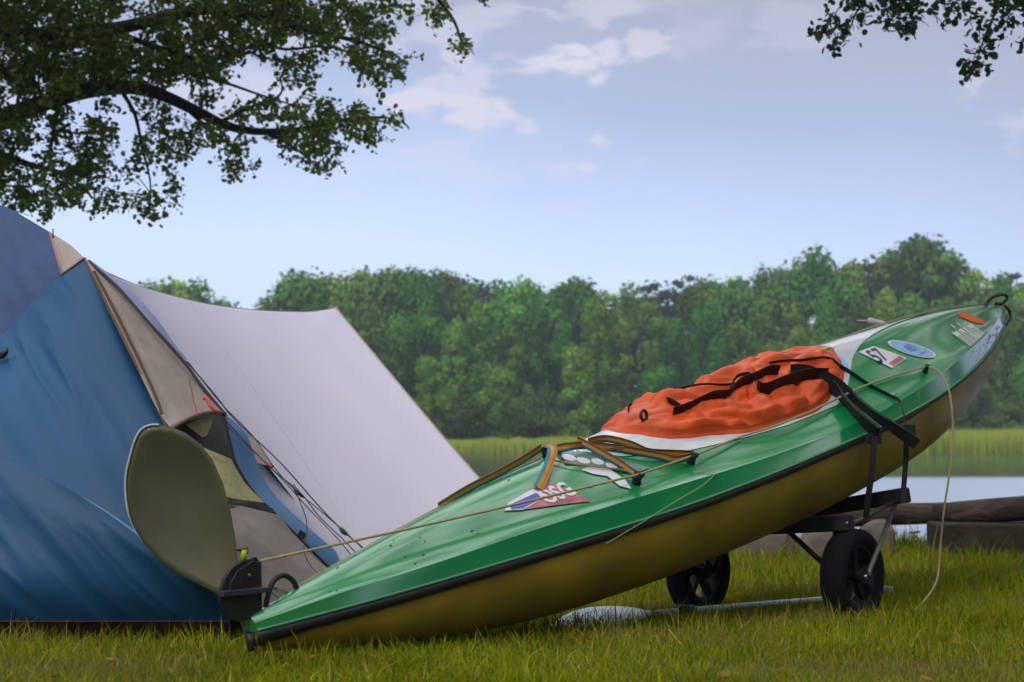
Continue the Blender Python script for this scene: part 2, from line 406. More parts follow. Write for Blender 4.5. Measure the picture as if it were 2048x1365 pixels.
def build_grass():
    def cols(n):
        t = nr.random(n)[:, None]; a = np.array([.20, .26, .004]); b = np.array([.40, .38, .012]); d = np.array([.38, .31, .10]); g = np.array([.09, .19, .010])
        c = (a * (1 - t) + b * t) * .88
        k = nr.random(n)
        c = np.where((k < .07)[:, None], d, c); c = np.where((k > .8)[:, None], g, c)
        return c * nr.uniform(.8, 1.15, (n, 1))
    Vs, Fs, Cs = [], [], []; off = 0
    for (y0, y1, dens, h, w, hw) in ((2.4, 3.6, 12000, .028, .0034, .72), (3.6, 4.8, 9500, .034, .0036, .72), (4.8, 6.8, 5000, .045, .0045, .70), (6.8, 9.2, 2200, .06, .007, .68), (9.2, 12.0, 1500, .075, .010, .66)):
        area = (y1 - y0) * (y1 + y0) / 2 * 2 * hw * .86
        n = int(area * dens)
        Y = np.sqrt(nr.uniform(y0 ** 2, y1 ** 2, n)); X = nr.uniform(-1, 1, n) * Y * hw * .86
        kp = ~((Y > 4.36) & (Y < 6.6) & (X < -.82 + (Y - 4.4) * .45)); X, Y = X[kp], Y[kp]; n = len(X)
        # patchy growth
        pat = np.sin(X * 2.1 + 1.3 * np.sin(Y * 1.7)) * np.cos(Y * 2.6 + X) * .5 + .5
        pat2 = np.sin(X * 7.3 + 2.1 * np.sin(Y * 5.1)) * np.cos(Y * 8.2 + X * 3) * .5 + .5
        H = h * nr.lognormal(0, .38, n) * (.65 + .5 * pat + .25 * pat2)
        if y0 > 9: H = H * np.where(Y > 11, 1.5, 1)
        tall = nr.random(n) < (.003 if y0 < 3.6 else .008); H = np.where(tall, H * 1.8, H)
        wd = w * nr.uniform(.6, 1.3, n) * np.where(tall, .6, 1)
        c0 = cols(n)
        dry = np.clip((np.sin(X * 3.1 + 4 + np.sin(Y * 4)) * np.sin(Y * 3.7 + 1.0) - .25) * 1.6, 0, 1)[:, None]
        c0 = c0 * (.72 + .42 * pat2[:, None]); c0 = c0 * (1 - .45 * dry) + np.array([.26, .19, .07]) * .45 * dry
        V, F, C = blades(n, X, Y, H, wd, zarr(Y) - .008, lambda k: c0, lean=.75)
        Vs.append(V); Fs.append(F + off); Cs.append(C); off += len(V)
    o = big_mesh('grass', np.concatenate(Vs), np.concatenate(Fs), M['grass'], cols=np.concatenate(Cs))
    tag(o, 'yellow green lawn grass under the kayak and tent', 'grass', kind='stuff')
    # fallen leaves caught in the lawn
    n = 260; Y = nr.uniform(3.0, 8.5, n); X = nr.uniform(-1, 1, n) * Y * .6
    kp = ~((Y > 4.3) & (Y < 6.6) & (X < -.8 + (Y - 4.4) * .45)); X, Y = X[kp], Y[kp]; n = len(X)
    Pl = np.stack([X, Y, zarr(Y) + nr.uniform(.012, .035, n)], 1); Cl = np.array([.22, .12, .05]) * nr.uniform(.5, 1.6, (n, 1)) * np.array([1, 1, .8])
    a_ = nr.uniform(0, 6.28, n); sz = nr.uniform(.010, .022, n)[:, None]; d1 = np.stack([np.cos(a_), np.sin(a_), nr.uniform(-.4, .4, n)], 1); d2 = np.stack([-np.sin(a_), np.cos(a_), nr.uniform(-.4, .4, n)], 1)
    V = np.stack([Pl - d1 * sz, Pl + d2 * sz * .55 - d1 * sz * .1, Pl + d1 * sz, Pl - d2 * sz * .55], 1).reshape(-1, 3)
    o = big_mesh('fallen_leaves', V, np.arange(n * 4).reshape(n, 4), M['grass'], cols=np.repeat(Cl[:, None], 4, 1).reshape(-1, 3)); tag(o, 'brown fallen leaves scattered in the lawn', 'leaves', kind='stuff')
    # taller bank weeds by the water
    n = 9000
    Y = nr.uniform(10.4, 12.2, n); X = nr.uniform(-5.5, 5.8, n)
    cl = (np.sin(X * 3.3) * np.sin(X * 7.7 + 1) + .6) * .6 + .3
    H = np.abs(nr.normal(.12, .05, n)) * np.clip(cl, .3, 1.2) + .04
    c0 = np.array([.05, .11, .012]) * nr.uniform(.6, 1.5, (n, 1))
    V, F, C = blades(n, X, Y, H, nr.uniform(.006, .013, n), zarr(Y) - .01, lambda k: c0, lean=.4)
    o = big_mesh('bank_weeds', V, F, M['grass'], cols=C); tag(o, 'taller green weeds along the lake bank behind the benches', 'weeds', kind='stuff')
    # reeds on the far shore
    n = 130000
    Y = nr.uniform(98.5, 118, n); X = nr.uniform(-75, 75, n)
    hh = np.interp(X, [-20, -4, 5, 22, 30, 60], [1.15, 1.15, 1.3, 1.85, 1.95, 2.0])
    cl_ = .5 + .25 * np.sin(X * 1.9 + 2 * np.sin(X * .7)) + .25 * np.sin(X * 4.3 + Y); H = hh * nr.uniform(.7, 1.0, n) * (.82 + .26 * cl_)
    t = nr.random((n, 1)); c0 = np.array([.22, .34, .04]) * (1 - t) + np.array([.42, .44, .08]) * t
    pink = (nr.random(n) < .10) & (Y > 107); c0 = np.where(pink[:, None], np.array([.60, .34, .22]), c0)
    V, F, C = blades(n, X, Y, H, nr.uniform(.035, .07, n), np.full(n, WATER_Z - .02), lambda k: c0, lean=.12)
    o = big_mesh('reeds', V, F, M['reed'], cols=C); tag(o, 'band of yellow green reeds along the far shore of the lake', 'reeds', kind='stuff')


build_grass()

# ------------------------------------------------------------------ far trees
def leaf_quads(P, Nn, size, cols, jitter=.6, fold=False):
    n = len(P)
    d = Nn + nr.normal(0, jitter, (n, 3)); d /= np.linalg.norm(d, axis=1)[:, None] + 1e-9
    a = np.cross(d, nr.normal(0, 1, (n, 3))); a /= np.linalg.norm(a, axis=1)[:, None] + 1e-9
    b = np.cross(d, a); s = size[:, None] if hasattr(size, '__len__') else size
    asp = nr.uniform(.55, .9, (n, 1))
    V = np.stack([P - a * s, P + b * s * asp - a * s * .2, P + a * s, P - b * s * asp + a * s * .1], 1)
    F = np.arange(n * 4).reshape(n, 4); C = np.repeat(cols[:, None, :], 4, 1).reshape(-1, 3)
    return V.reshape(-1, 3), F, C


def crown_cloud(blobs, per_m2, rough=.22):
    """points and normals over the upper shells of many small leaf clumps"""
    Ps, Ns, Ks = [], [], []
    for (c, r) in blobs:
        area = 4 * math.pi * (r[0] * r[2]); n = int(area * per_m2)
        d = nr.normal(0, 1, (n, 3)); d /= np.linalg.norm(d, axis=1)[:, None]
        keep = (d[:, 2] > -.75); d = d[keep]; n = len(d)
        rr = np.clip(nr.normal(.95, rough, n), .25, 1.35)[:, None]
        Ps.append(np.array(c) + d * np.array(r) * rr); Ns.append(d); Ks.append(np.full(n, nr.uniform(.75, 1.3)))
    return np.concatenate(Ps), np.concatenate(Ns), np.concatenate(Ks)


def tree_proto(kind, seed):
    """unit prototypes ~10 m tall: returns (crown mesh, trunk mesh)"""
    r_ = random.Random(seed); blobs = []
    if kind == 'round':
        for i in range(34):
            z = r_.uniform(.0, 1); wid = math.sin(math.pi * min(1, (z * .86 + .14))) ** .6 * 2.6
            if z > .8: wid *= .8
            an = r_.uniform(0, 6.28); q = r_.uniform(.45, 1) * wid; s = r_.uniform(.6, 1.3)
            blobs.append(((math.cos(an) * q, math.sin(an) * q, 1.0 + z * 8.3), (s, s, s * 1.05)))
    elif kind == 'tall':
        for i in range(44):
            z = r_.uniform(0, 1); wid = (1 - z) ** .55 * 1.9 + .25
            an = r_.uniform(0, 6.28); q = r_.uniform(.3, 1) * wid; s = r_.uniform(.45, .95)
            blobs.append(((math.cos(an) * q, math.sin(an) * q, .8 + z * 8.7), (s, s, s * 1.25)))
    elif kind == 'open':
        for i in range(34):
            z = r_.uniform(.15, 1); wid = math.sin(math.pi * z ** .8) ** .5 * 2.7 + .3
            an = r_.uniform(0, 6.28); q = r_.uniform(.5, 1) * wid; s = r_.uniform(.5, .85)
            blobs.append(((math.cos(an) * q, math.sin(an) * q, 1.2 + z * 8.3), (s, s, s * .55)))
    elif kind == 'pine':
        for i in range(26):
            z = r_.uniform(.35, 1); wid = (1.15 - z) * 2.2
            an = r_.uniform(0, 6.28); q = r_.uniform(.2, 1) * wid; s = r_.uniform(.4, .7)
            blobs.append(((math.cos(an) * q, math.sin(an) * q, z * 9.6), (s, s, s * .4)))
    else:   # bush
        for i in range(26):
            an = r_.uniform(0, 6.28); q = r_.uniform(0, 3.6); z = r_.uniform(.3, 1) * (7.5 - q)
            s = r_.uniform(.9, 1.5); blobs.append(((math.cos(an) * q, math.sin(an) * q, z + 1), (s, s, s * .8)))
    P, Nn, K = crown_cloud(blobs, {'round': 26, 'tall': 30, 'open': 24, 'pine': 34, 'bush': 14}[kind])
    base = {'round': (.075, .175, .024), 'tall': (.095, .20, .028), 'open': (.11, .205, .03), 'pine': (.03, .06, .04), 'bush': (.08, .15, .028)}[kind]
    cols = np.array(base) * K[:, None] * nr.uniform(.7, 1.35, (len(P), 1)) * np.array([1, 1, 1])
    yel = nr.random(len(P)) < .08; cols[yel] = cols[yel] * np.array([1.5, 1.2, .9])
    V, F, C = leaf_quads(P, Nn, nr.uniform(.10, .21, len(P)), cols, .38)
    cr = big_mesh('crown', V, F, M['farleaf'], cols=C)
    mb = MB()
    pts = [(0, 0, -.5), (.05, 0, 2), (-.08, .05, 4.5), (.05, -.05, 7), (0, 0, 9)]
    mb.tube(pts, [.24, .19, .14, .09, .03], 7)
    for i in range(14):
        c = blobs[r_.randrange(len(blobs))][0]; z0 = max(.8, c[2] - 1.4)
        mb.tube([(0, 0, z0), (c[0] * .5, c[1] * .5, (z0 + c[2]) / 2 + .2), c], [.07, .045, .02], 5)
    tr = mb.build('trunk', M['bark'])
    return cr, tr


PROTO = {}
def far_trees():
    kinds = [('round', 1), ('round', 2), ('tall', 3), ('tall', 4), ('open', 5), ('open', 6), ('pine', 7), ('bush', 8), ('bush', 9)]
    for k, s in kinds:
        cr, tr = tree_proto(k, s); COL.objects.unlink(cr); COL.objects.unlink(tr); PROTO.setdefault(k, []).append((cr, tr))
    marks = [(-200, 'left of the tent'), (250, 'over the sagging tarp'), (500, 'left of the tarp pole'), (700, 'right of the tarp pole'), (900, 'above the left reeds'), (1100, 'above the striped straps'), (1260, "above the spray deck's left tip"), (1480, 'above the orange spray deck'), (1640, 'above the white foredeck'), (1780, 'above the oval sticker'), (1900, 'above the kayak bow'), (2020, 'at the right edge'), (2300, 'beyond the right edge')]
    def mark(px):
        return min(marks, key=lambda m: abs(m[0] - px))[1]
    used = {}
    words = {'round': 'rounded leafy', 'tall': 'narrow tapering', 'open': 'loose airy', 'pine': 'dark blue green pine', 'bush': 'low spreading'}
    order = ['first', 'second', 'third', 'fourth', 'fifth', 'sixth', 'seventh']
    cnt = {'n': 0}
    def place(px, top, Y, kind, row, wscale=1.0):
        cr, tr = PROTO[kind][rnd.randrange(len(PROTO[kind]))]
        g = gz(Y); zt = at(px, top, Y)[2]; h = max(1.5, zt - g); s = h / 9.9
        X = at(px, 600, Y)[0]
        nm = {'pine': 'pine_tree', 'bush': 'shrub'}.get(kind, 'broadleaf_tree')
        o = bpy.data.objects.new(nm, None); COL.objects.link(o)
        o.location = (X, Y, g); sx = s * wscale; o.scale = (sx, sx, s); o.rotation_euler[2] = rnd.uniform(0, 6.28)
        for src in (cr, tr):
            c = src.copy(); COL.objects.link(c); c.parent = o
        key = (words[kind], row, mark(px)); used.setdefault(key, []).append(o)
        tag(o, 'x', 'shrub' if kind == 'bush' else 'tree', {'sky': 'trees on the skyline of the far wood', 'mid': 'trees in the middle of the far wood', 'front': 'shrubs and small trees at the foot of the far wood'}[row])
    # left clump behind the tarp
    sky = [(-150, 560), (-60, 585), (60, 560), (160, 575), (235, 590), (300, 572), (345, 555), (400, 568), (440, 604), (562, 592), (602, 556), (655, 548), (718, 552), (775, 541), (835, 549), (890, 552), (945, 562), (1000, 572), (1052, 570), (1108, 584), (1155, 566), (1210, 582), (1262, 574),
           (1400, 572), (1465, 566), (1525, 542), (1580, 524), (1638, 503), (1700, 528), (1752, 512), (1800, 500), (1845, 484), (1895, 504), (1945, 534), (2000, 556), (2060, 560), (2140, 540), (2230, 560)]
    for i, (px, top) in enumerate(sky):
        place(px, top, rnd.uniform(140, 152), ['round', 'open', 'round', 'tall', 'round'][i % 5] if px < 1750 else ['open', 'round', 'open'][i % 3], 'sky', rnd.uniform(.72, .95))
    for px, top in [(1285, 566), (1318, 560), (1352, 552), (1375, 545), (1420, 556), (1475, 552), (2010, 548), (2035, 540)]:
        place(px, top, rnd.uniform(156, 165), 'pine', 'sky', .9)
    mid = [(-100, 640), (20, 650), (150, 650), (290, 640), (380, 630), (450, 648), (575, 650), (630, 610), (690, 640), (740, 600), (800, 640), (850, 600), (910, 650), (965, 615), (1020, 660), (1072, 612), (1130, 655), (1190, 610), (1240, 650), (1285, 600), (1345, 640), (1410, 610), (1470, 650), (1530, 600), (1590, 620), (1650, 580), (1720, 610), (1770, 580), (1830, 600), (1890, 590), (1950, 640), (2010, 600), (2070, 630), (2180, 640)]
    for i, (px, top) in enumerate(mid):
        place(px, top, rnd.uniform(127, 134), ['tall', 'round', 'tall', 'tall', 'open'][i % 5], 'mid', rnd.uniform(.55, .8))
    fr = [(-120, 760, 'bush'), (60, 750, 'bush'), (330, 760, 'bush'), (700, 740, 'round'), (790, 770, 'bush'), (860, 720, 'tall'), (925, 770, 'bush'), (1000, 740, 'round'), (1080, 760, 'bush'), (1150, 700, 'tall'), (1225, 780, 'bush'), (1310, 740, 'round'), (1400, 770, 'bush'), (1500, 760, 'round'), (1620, 750, 'bush'), (1740, 740, 'bush'), (1850, 760, 'bush'), (1940, 750, 'round'), (2010, 770, 'bush'), (2100, 740, 'bush'), (2220, 750, 'round')]
    for px, top, k in fr:
        place(px, top, rnd.uniform(119, 124), k, 'front', 1.0 if k != 'bush' else 1.4)
    where = {'sky': 'on the skyline', 'mid': 'halfway down the far wood', 'front': 'at the foot of the far wood'}
    for (w_, row, mk), obs in used.items():
        obs.sort(key=lambda o: o.location[0] / o.location[1])
        for i, o in enumerate(obs):
            noun = 'tree' if 'pine' not in w_ and w_ != 'low spreading' else ('' if 'pine' in w_ else 'shrub')
            if w_.endswith('pine'): noun = ''
            pre = '' if len(obs) == 1 else order[min(i, 6)] + ' '
            o['label'] = ' '.join((pre + ('' if len(obs) == 1 else '') + w_ + ' ' + noun + ' ' + where[row] + ', ' + mk).split())
    # unbroken mass of the wood behind and between
    blobs = []
    for i in range(620):
        Y = rnd.uniform(154, 185); px = rnd.uniform(-300, 2400)
        if 455 < px < 560: continue
        top = np.interp(px, [s_[0] for s_ in sky], [s_[1] for s_ in sky]) + 34
        p = at(px, rnd.uniform(top, 860), Y); s = rnd.uniform(1.6, 3.2); blobs.append(((p[0], Y, max(p[2] - .5, 1)), (s, s, s)))
    for i in range(420):
        sd_ = 1 if i % 2 else -1; Y = rnd.uniform(138, 170); sz = rnd.uniform(2.2, 4)
        blobs.append(((sd_ * rnd.uniform(64, 260), Y, gz(Y) + rnd.uniform(.5, 14)), (sz, sz, sz)))
    P, Nn, K = crown_cloud(blobs, 4.2)
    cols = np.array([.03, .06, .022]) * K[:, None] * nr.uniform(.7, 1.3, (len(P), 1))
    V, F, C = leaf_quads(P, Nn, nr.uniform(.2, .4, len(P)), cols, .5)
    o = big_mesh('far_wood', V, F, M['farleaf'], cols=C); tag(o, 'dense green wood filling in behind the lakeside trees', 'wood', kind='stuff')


far_trees()

def unseen_wood():
    """the trees of the camp site at the photographer's back and sides"""
    blobs = []  # added to darken what the kayak's sides reflect
    for i in range(330):
        an = rnd.uniform(R(135), R(405)) if rnd.random() < .85 else rnd.uniform(R(120), R(420)); d = rnd.uniform(13, 24)
        x, y = math.cos(an) * d * 1.3, math.sin(an) * d
        if y > -3 and abs(x) < 13: continue
        if y > 3: continue
        z = rnd.uniform(.5, 11); s = rnd.uniform(1.1, 2.2); blobs.append(((x, y, z + gz(y, x)), (s, s, s * .8)))
    for i in range(210):
        sd_ = 1 if i % 2 else -1; x, y = sd_ * rnd.uniform(16, 27), rnd.uniform(-4, 19); sz = rnd.uniform(1.1, 2.1)
        blobs.append(((x, y, gz(y, x) + rnd.uniform(.4, 9)), (sz, sz, sz * .8)))
    P, Nn, K = crown_cloud(blobs, 3.5)
    cols = np.array([.05, .10, .02]) * K[:, None] * nr.uniform(.7, 1.3, (len(P), 1))
    V, F, C = leaf_quads(P, Nn, nr.uniform(.22, .42, len(P)), cols, .5)
    o = big_mesh('unseen_wood', V, F, M['farleaf'], cols=C); tag(o, 'unseen wood around the lawn, added to darken reflections in the hull', 'wood', kind='stuff')


unseen_wood()

# ------------------------------------------------------------------ overhanging near trees
def in_poly(x, y, poly):
    c = False; j = len(poly) - 1
    for i in range(len(poly)):
        if (poly[i][1] > y) != (poly[j][1] > y) and x < (poly[j][0] - poly[i][0]) * (y - poly[i][1]) / (poly[j][1] - poly[i][1]) + poly[i][0]: c = not c
        j = i
    return c


def leaf_mesh(P, D, size, cols):
    """rounded, slightly folded leaves (two quads each)"""
    n = len(P); D = D / (np.linalg.norm(D, axis=1)[:, None] + 1e-9)
    s = size[:, None]; up = nr.normal(0, .7, (n, 3)) + np.array([0, 0, 1.0]); b = np.cross(D, up); b /= np.linalg.norm(b, axis=1)[:, None] + 1e-9
    nn = np.cross(b, D)
    V = np.stack([P, P + D * s * .3 + b * s * .38 + nn * s * .1, P + D * s * .78 + b * s * .34 + nn * s * .08, P + D * s, P + D * s * .78 - b * s * .34 + nn * s * .08, P + D * s * .3 - b * s * .38 + nn * s * .1], 1)
    base = np.arange(n)[:, None] * 6
    F = np.concatenate([base + np.array([[0, 1, 2, 3]]), base + np.array([[0, 3, 4, 5]])], 0)
    C = np.repeat(cols[:, None, :], 6, 1).reshape(-1, 3)
    return V.reshape(-1, 3), F, C


def foliage(clusters, leaf, name, parent, twig_mb, nleaf=(9, 15), green=(.05, .085, .014)):
    Ps, Ds, S, C = [], [], [], []
    for (p, L_) in clusters:
        p = np.array(p); d = nr.normal(0, 1, 3); d[2] = d[2] * .5 - .45; d /= np.linalg.norm(d)
        k = rnd.randint(*nleaf); tone = rnd.uniform(.65, 1.35)
        pts = [p + d * L_ * t + np.array([0, 0, -.25 * L_ * t * t]) for t in np.linspace(-.5, .5, 4)]
        if twig_mb is not None: twig_mb.tube(pts, [.005, .004, .003, .002], 3, cap=False)
        for i in range(k):
            t = rnd.uniform(-.5, .55); q = p + d * L_ * t + np.array([0, 0, -.25 * L_ * t * t]) + nr.normal(0, leaf * .55, 3)
            Ps.append(q); dd = d * .6 + nr.normal(0, .8, 3); dd[2] -= .3; Ds.append(dd)
            S.append(leaf * rnd.uniform(.6, 1.25)); C.append(np.array(green) * tone * rnd.uniform(.75, 1.3) * np.array([rnd.uniform(.85, 1.4), 1, 1]))
    V, F, Cc = leaf_mesh(np.array(Ps), np.array(Ds), np.array(S), np.array(C))
    return big_mesh(name, V, F, M['leaf'], parent, cols=Cc)


def near_tree():
    Y0 = 12.0
    base = at(-95, 1000, Y0); base[2] = gz(Y0) - .1
    root = empty('alder_tree', tuple(base), 'dark leafy tree whose long limb overhangs the blue tent at upper left', 'tree')
    tr = MB()
    def pp(l, Y=Y0): return [at(x, y, Y + (d if len(q) == 3 else 0)) for q in l for x, y, d in [(q + (0,))[:3]]]
    tp = [tuple(base), tuple(at(-100, 900, Y0)), tuple(at(-85, 600, Y0)), tuple(at(-80, 330, Y0)), tuple(at(-110, 60, Y0)), tuple(at(-120, -250, Y0)), tuple(at(-90, -600, Y0))]
    tr.tube(smooth_path(tp, 5), list(np.linspace(.42, .16, 31)), 12); tr.build('trunk', M['bark'], root)
    limbs = [
        ([(-80, 290, 0), (20, 232, .05), (130, 193, 0), (200, 178, -.1), (270, 176, -.1), (330, 193, 0), (400, 226, .1), (460, 254, .1), (530, 264, .2), (610, 258, .3), (690, 240, .3), (770, 235, .3)], .085, .012),
        ([(-90, 60, 0), (60, 70, -.2), (220, 60, -.4), (400, 20, -.4), (520, 35, -.3), (620, 60, -.2), (720, 85, 0), (800, 115, .1)], .08, .008),
        ([(220, 62, -.4), (330, 100, -.2), (420, 120, 0), (520, 88, .2), (570, 99, .3), (650, 94, .4), (720, 110, .5)], .03, .006),
        ([(-110, -100, 0), (100, -80, .3), (350, -120, .5), (600, -90, .5), (820, -40, .5), (900, 30, .4), (925, 95, .3)], .07, .006),
        ([(-90, 250, 0), (-20, 300, .5), (60, 330, .6), (130, 350, .6), (190, 400, .6)], .05, .006),
        ([(240, 178, -.1), (270, 230, .1), (285, 300, .1), (300, 360, .1), (300, 420, .1)], .02, .004),
        ([(370, 215, 0), (420, 260, .2), (470, 300, .2), (490, 340, .2)], .02, .004),
        ([(530, 264, .2), (580, 290, .2), (630, 330, .2)], .02, .004),
        ([(180, 185, 0), (240, 150, .3), (330, 140, .4), (430, 160, .5), (520, 190, .5), (600, 215, .5)], .028, .006),
        ([(130, 193, 0), (110, 240, .2), (100, 300, .3), (60, 380, .4)], .03, .005),
        ([(440, 245, .1), (500, 215, -.2), (560, 190, -.3), (560, 150, -.3)], .02, .005),
        ([(820, -40, .5), (900, -30, .3), (980, 15, .2)], .012, .004)]
    skel = []
    for i, (l, r0, r1) in enumerate(limbs):
        p = smooth_path(pp(l), 5); mb = MB(); mb.tube(p, list(np.linspace(r0, r1, len(p))), 8); mb.build('limb', M['bark'], root)
        skel += [np.array(q) for q in p]
    SK = np.array(skel)
    polys = [  # density, polygon, depth range
        (1.7, [(-80, -80), (260, -80), (250, 10), (215, 60), (300, 110), (280, 165), (130, 185), (60, 225), (-80, 250)]),
        (1.5, [(280, 20), (340, -80), (560, -80), (600, 20), (560, 90), (500, 110), (420, 150), (330, 130), (290, 80)]),
        (.85, [(120, 190), (60, 160), (260, 90), (420, 130), (480, 160), (420, 215), (330, 185), (270, 165), (200, 170)]),
        (.85, [(540, -80), (660, -80), (720, 30), (790, 60), (770, 100), (832, 115), (800, 150), (790, 210), (770, 190), (740, 155), (690, 120), (620, 75), (540, 85)]),
        (.7, [(600, 85), (640, 100), (620, 180), (600, 215), (560, 200), (530, 120), (560, 95)]),
        (.95, [(-80, 220), (130, 200), (135, 240), (100, 300), (30, 330), (-80, 380)]),
        (.95, [(-60, 330), (100, 290), (190, 240), (230, 250), (232, 320), (200, 350), (236, 392), (222, 420), (150, 428), (90, 425), (30, 415), (-60, 405)]),
        (.8, [(170, 195), (300, 195), (400, 240), (520, 275), (560, 300), (500, 340), (470, 352), (430, 335), (370, 330), (330, 300), (290, 270), (240, 250)]),
        (.85, [(240, 335), (280, 270), (330, 300), (345, 345), (362, 385), (330, 400), (318, 438), (270, 425), (255, 390)]),
        (.95, [(430, 215), (540, 200), (590, 190), (680, 200), (720, 220), (740, 250), (690, 275), (590, 280), (520, 265)]),
        (.75, [(690, 210), (790, 225), (800, 243), (770, 262), (730, 285), (690, 275)]),
        (.75, [(540, 280), (640, 275), (690, 290), (670, 330), (650, 352), (630, 340), (605, 345), (590, 310)]),
        (.5, [(640, -60), (900, -60), (880, 20), (800, 30), (760, 55), (700, 30)]),
        (.8, [(850, -10), (885, 0), (890, 40), (885, 70), (862, 50)]),
        (.8, [(905, 70), (925, 75), (942, 100), (925, 108), (905, 95)]),
        (.8, [(960, -10), (975, -5), (985, 22), (968, 15)]),
        (.4, [(75, 435), (92, 432), (98, 445), (80, 450)]),
    ]
    cl = []
    for dens, poly in polys:
        xs = [p[0] for p in poly]; ys = [p[1] for p in poly]
        n = int((max(xs) - min(xs)) * (max(ys) - min(ys)) / 400 * dens * 2.15) + 2
        for _ in range(n):
            x, y = rnd.uniform(min(xs), max(xs)), rnd.uniform(min(ys), max(ys))
            if not in_poly(x, y, poly): continue
            nz = noise.noise(Vector((x * .018, y * .018, 3.1)))
            if nz < -.22 and dens < 1: continue
            if nz < -.42: continue
            cl.append((at(x, y, rnd.uniform(11.1, 13.2)), rnd.uniform(.10, .26)))
    tw = MB()
    # twigs reaching from the limbs to the leaf sprays
    for p, L_ in rnd.sample(cl, min(80, len(cl))):
        d = np.linalg.norm(SK - p, axis=1); q = SK[np.argmin(d)]
        if d.min() < 1.3:
            m_ = (p + q) / 2 + np.array([0, 0, .06]); tw.tube([q, m_, p], [.007, .004, .002], 4, cap=False)
    foliage(cl, .047, 'crown', root, tw, nleaf=(12, 19), green=(.085, .145, .018))
    # the rest of the crown, above and left of the picture
    cl2 = []
    while len(cl2) < 800:
        x, y, z = rnd.uniform(-9.5, 1.5), rnd.uniform(8.5, 16), rnd.uniform(2.2, 9.5)
        q = ((x + 4.4) / 4.6) ** 2 + ((y - 12) / 3.8) ** 2 + ((z - 6.2) / 3.6) ** 2
        if q > 1 or q < .25: continue
        s = proj((x, y, z))
        if s[0] > -110 and s[1] > -100: continue
        cl2.append(((x, y, z), .5))
    foliage(cl2, .15, 'upper_crown', root, None, nleaf=(10, 14))
    tag(tw.build('twigs', M['bark'], root), kind='stuff')


near_tree()


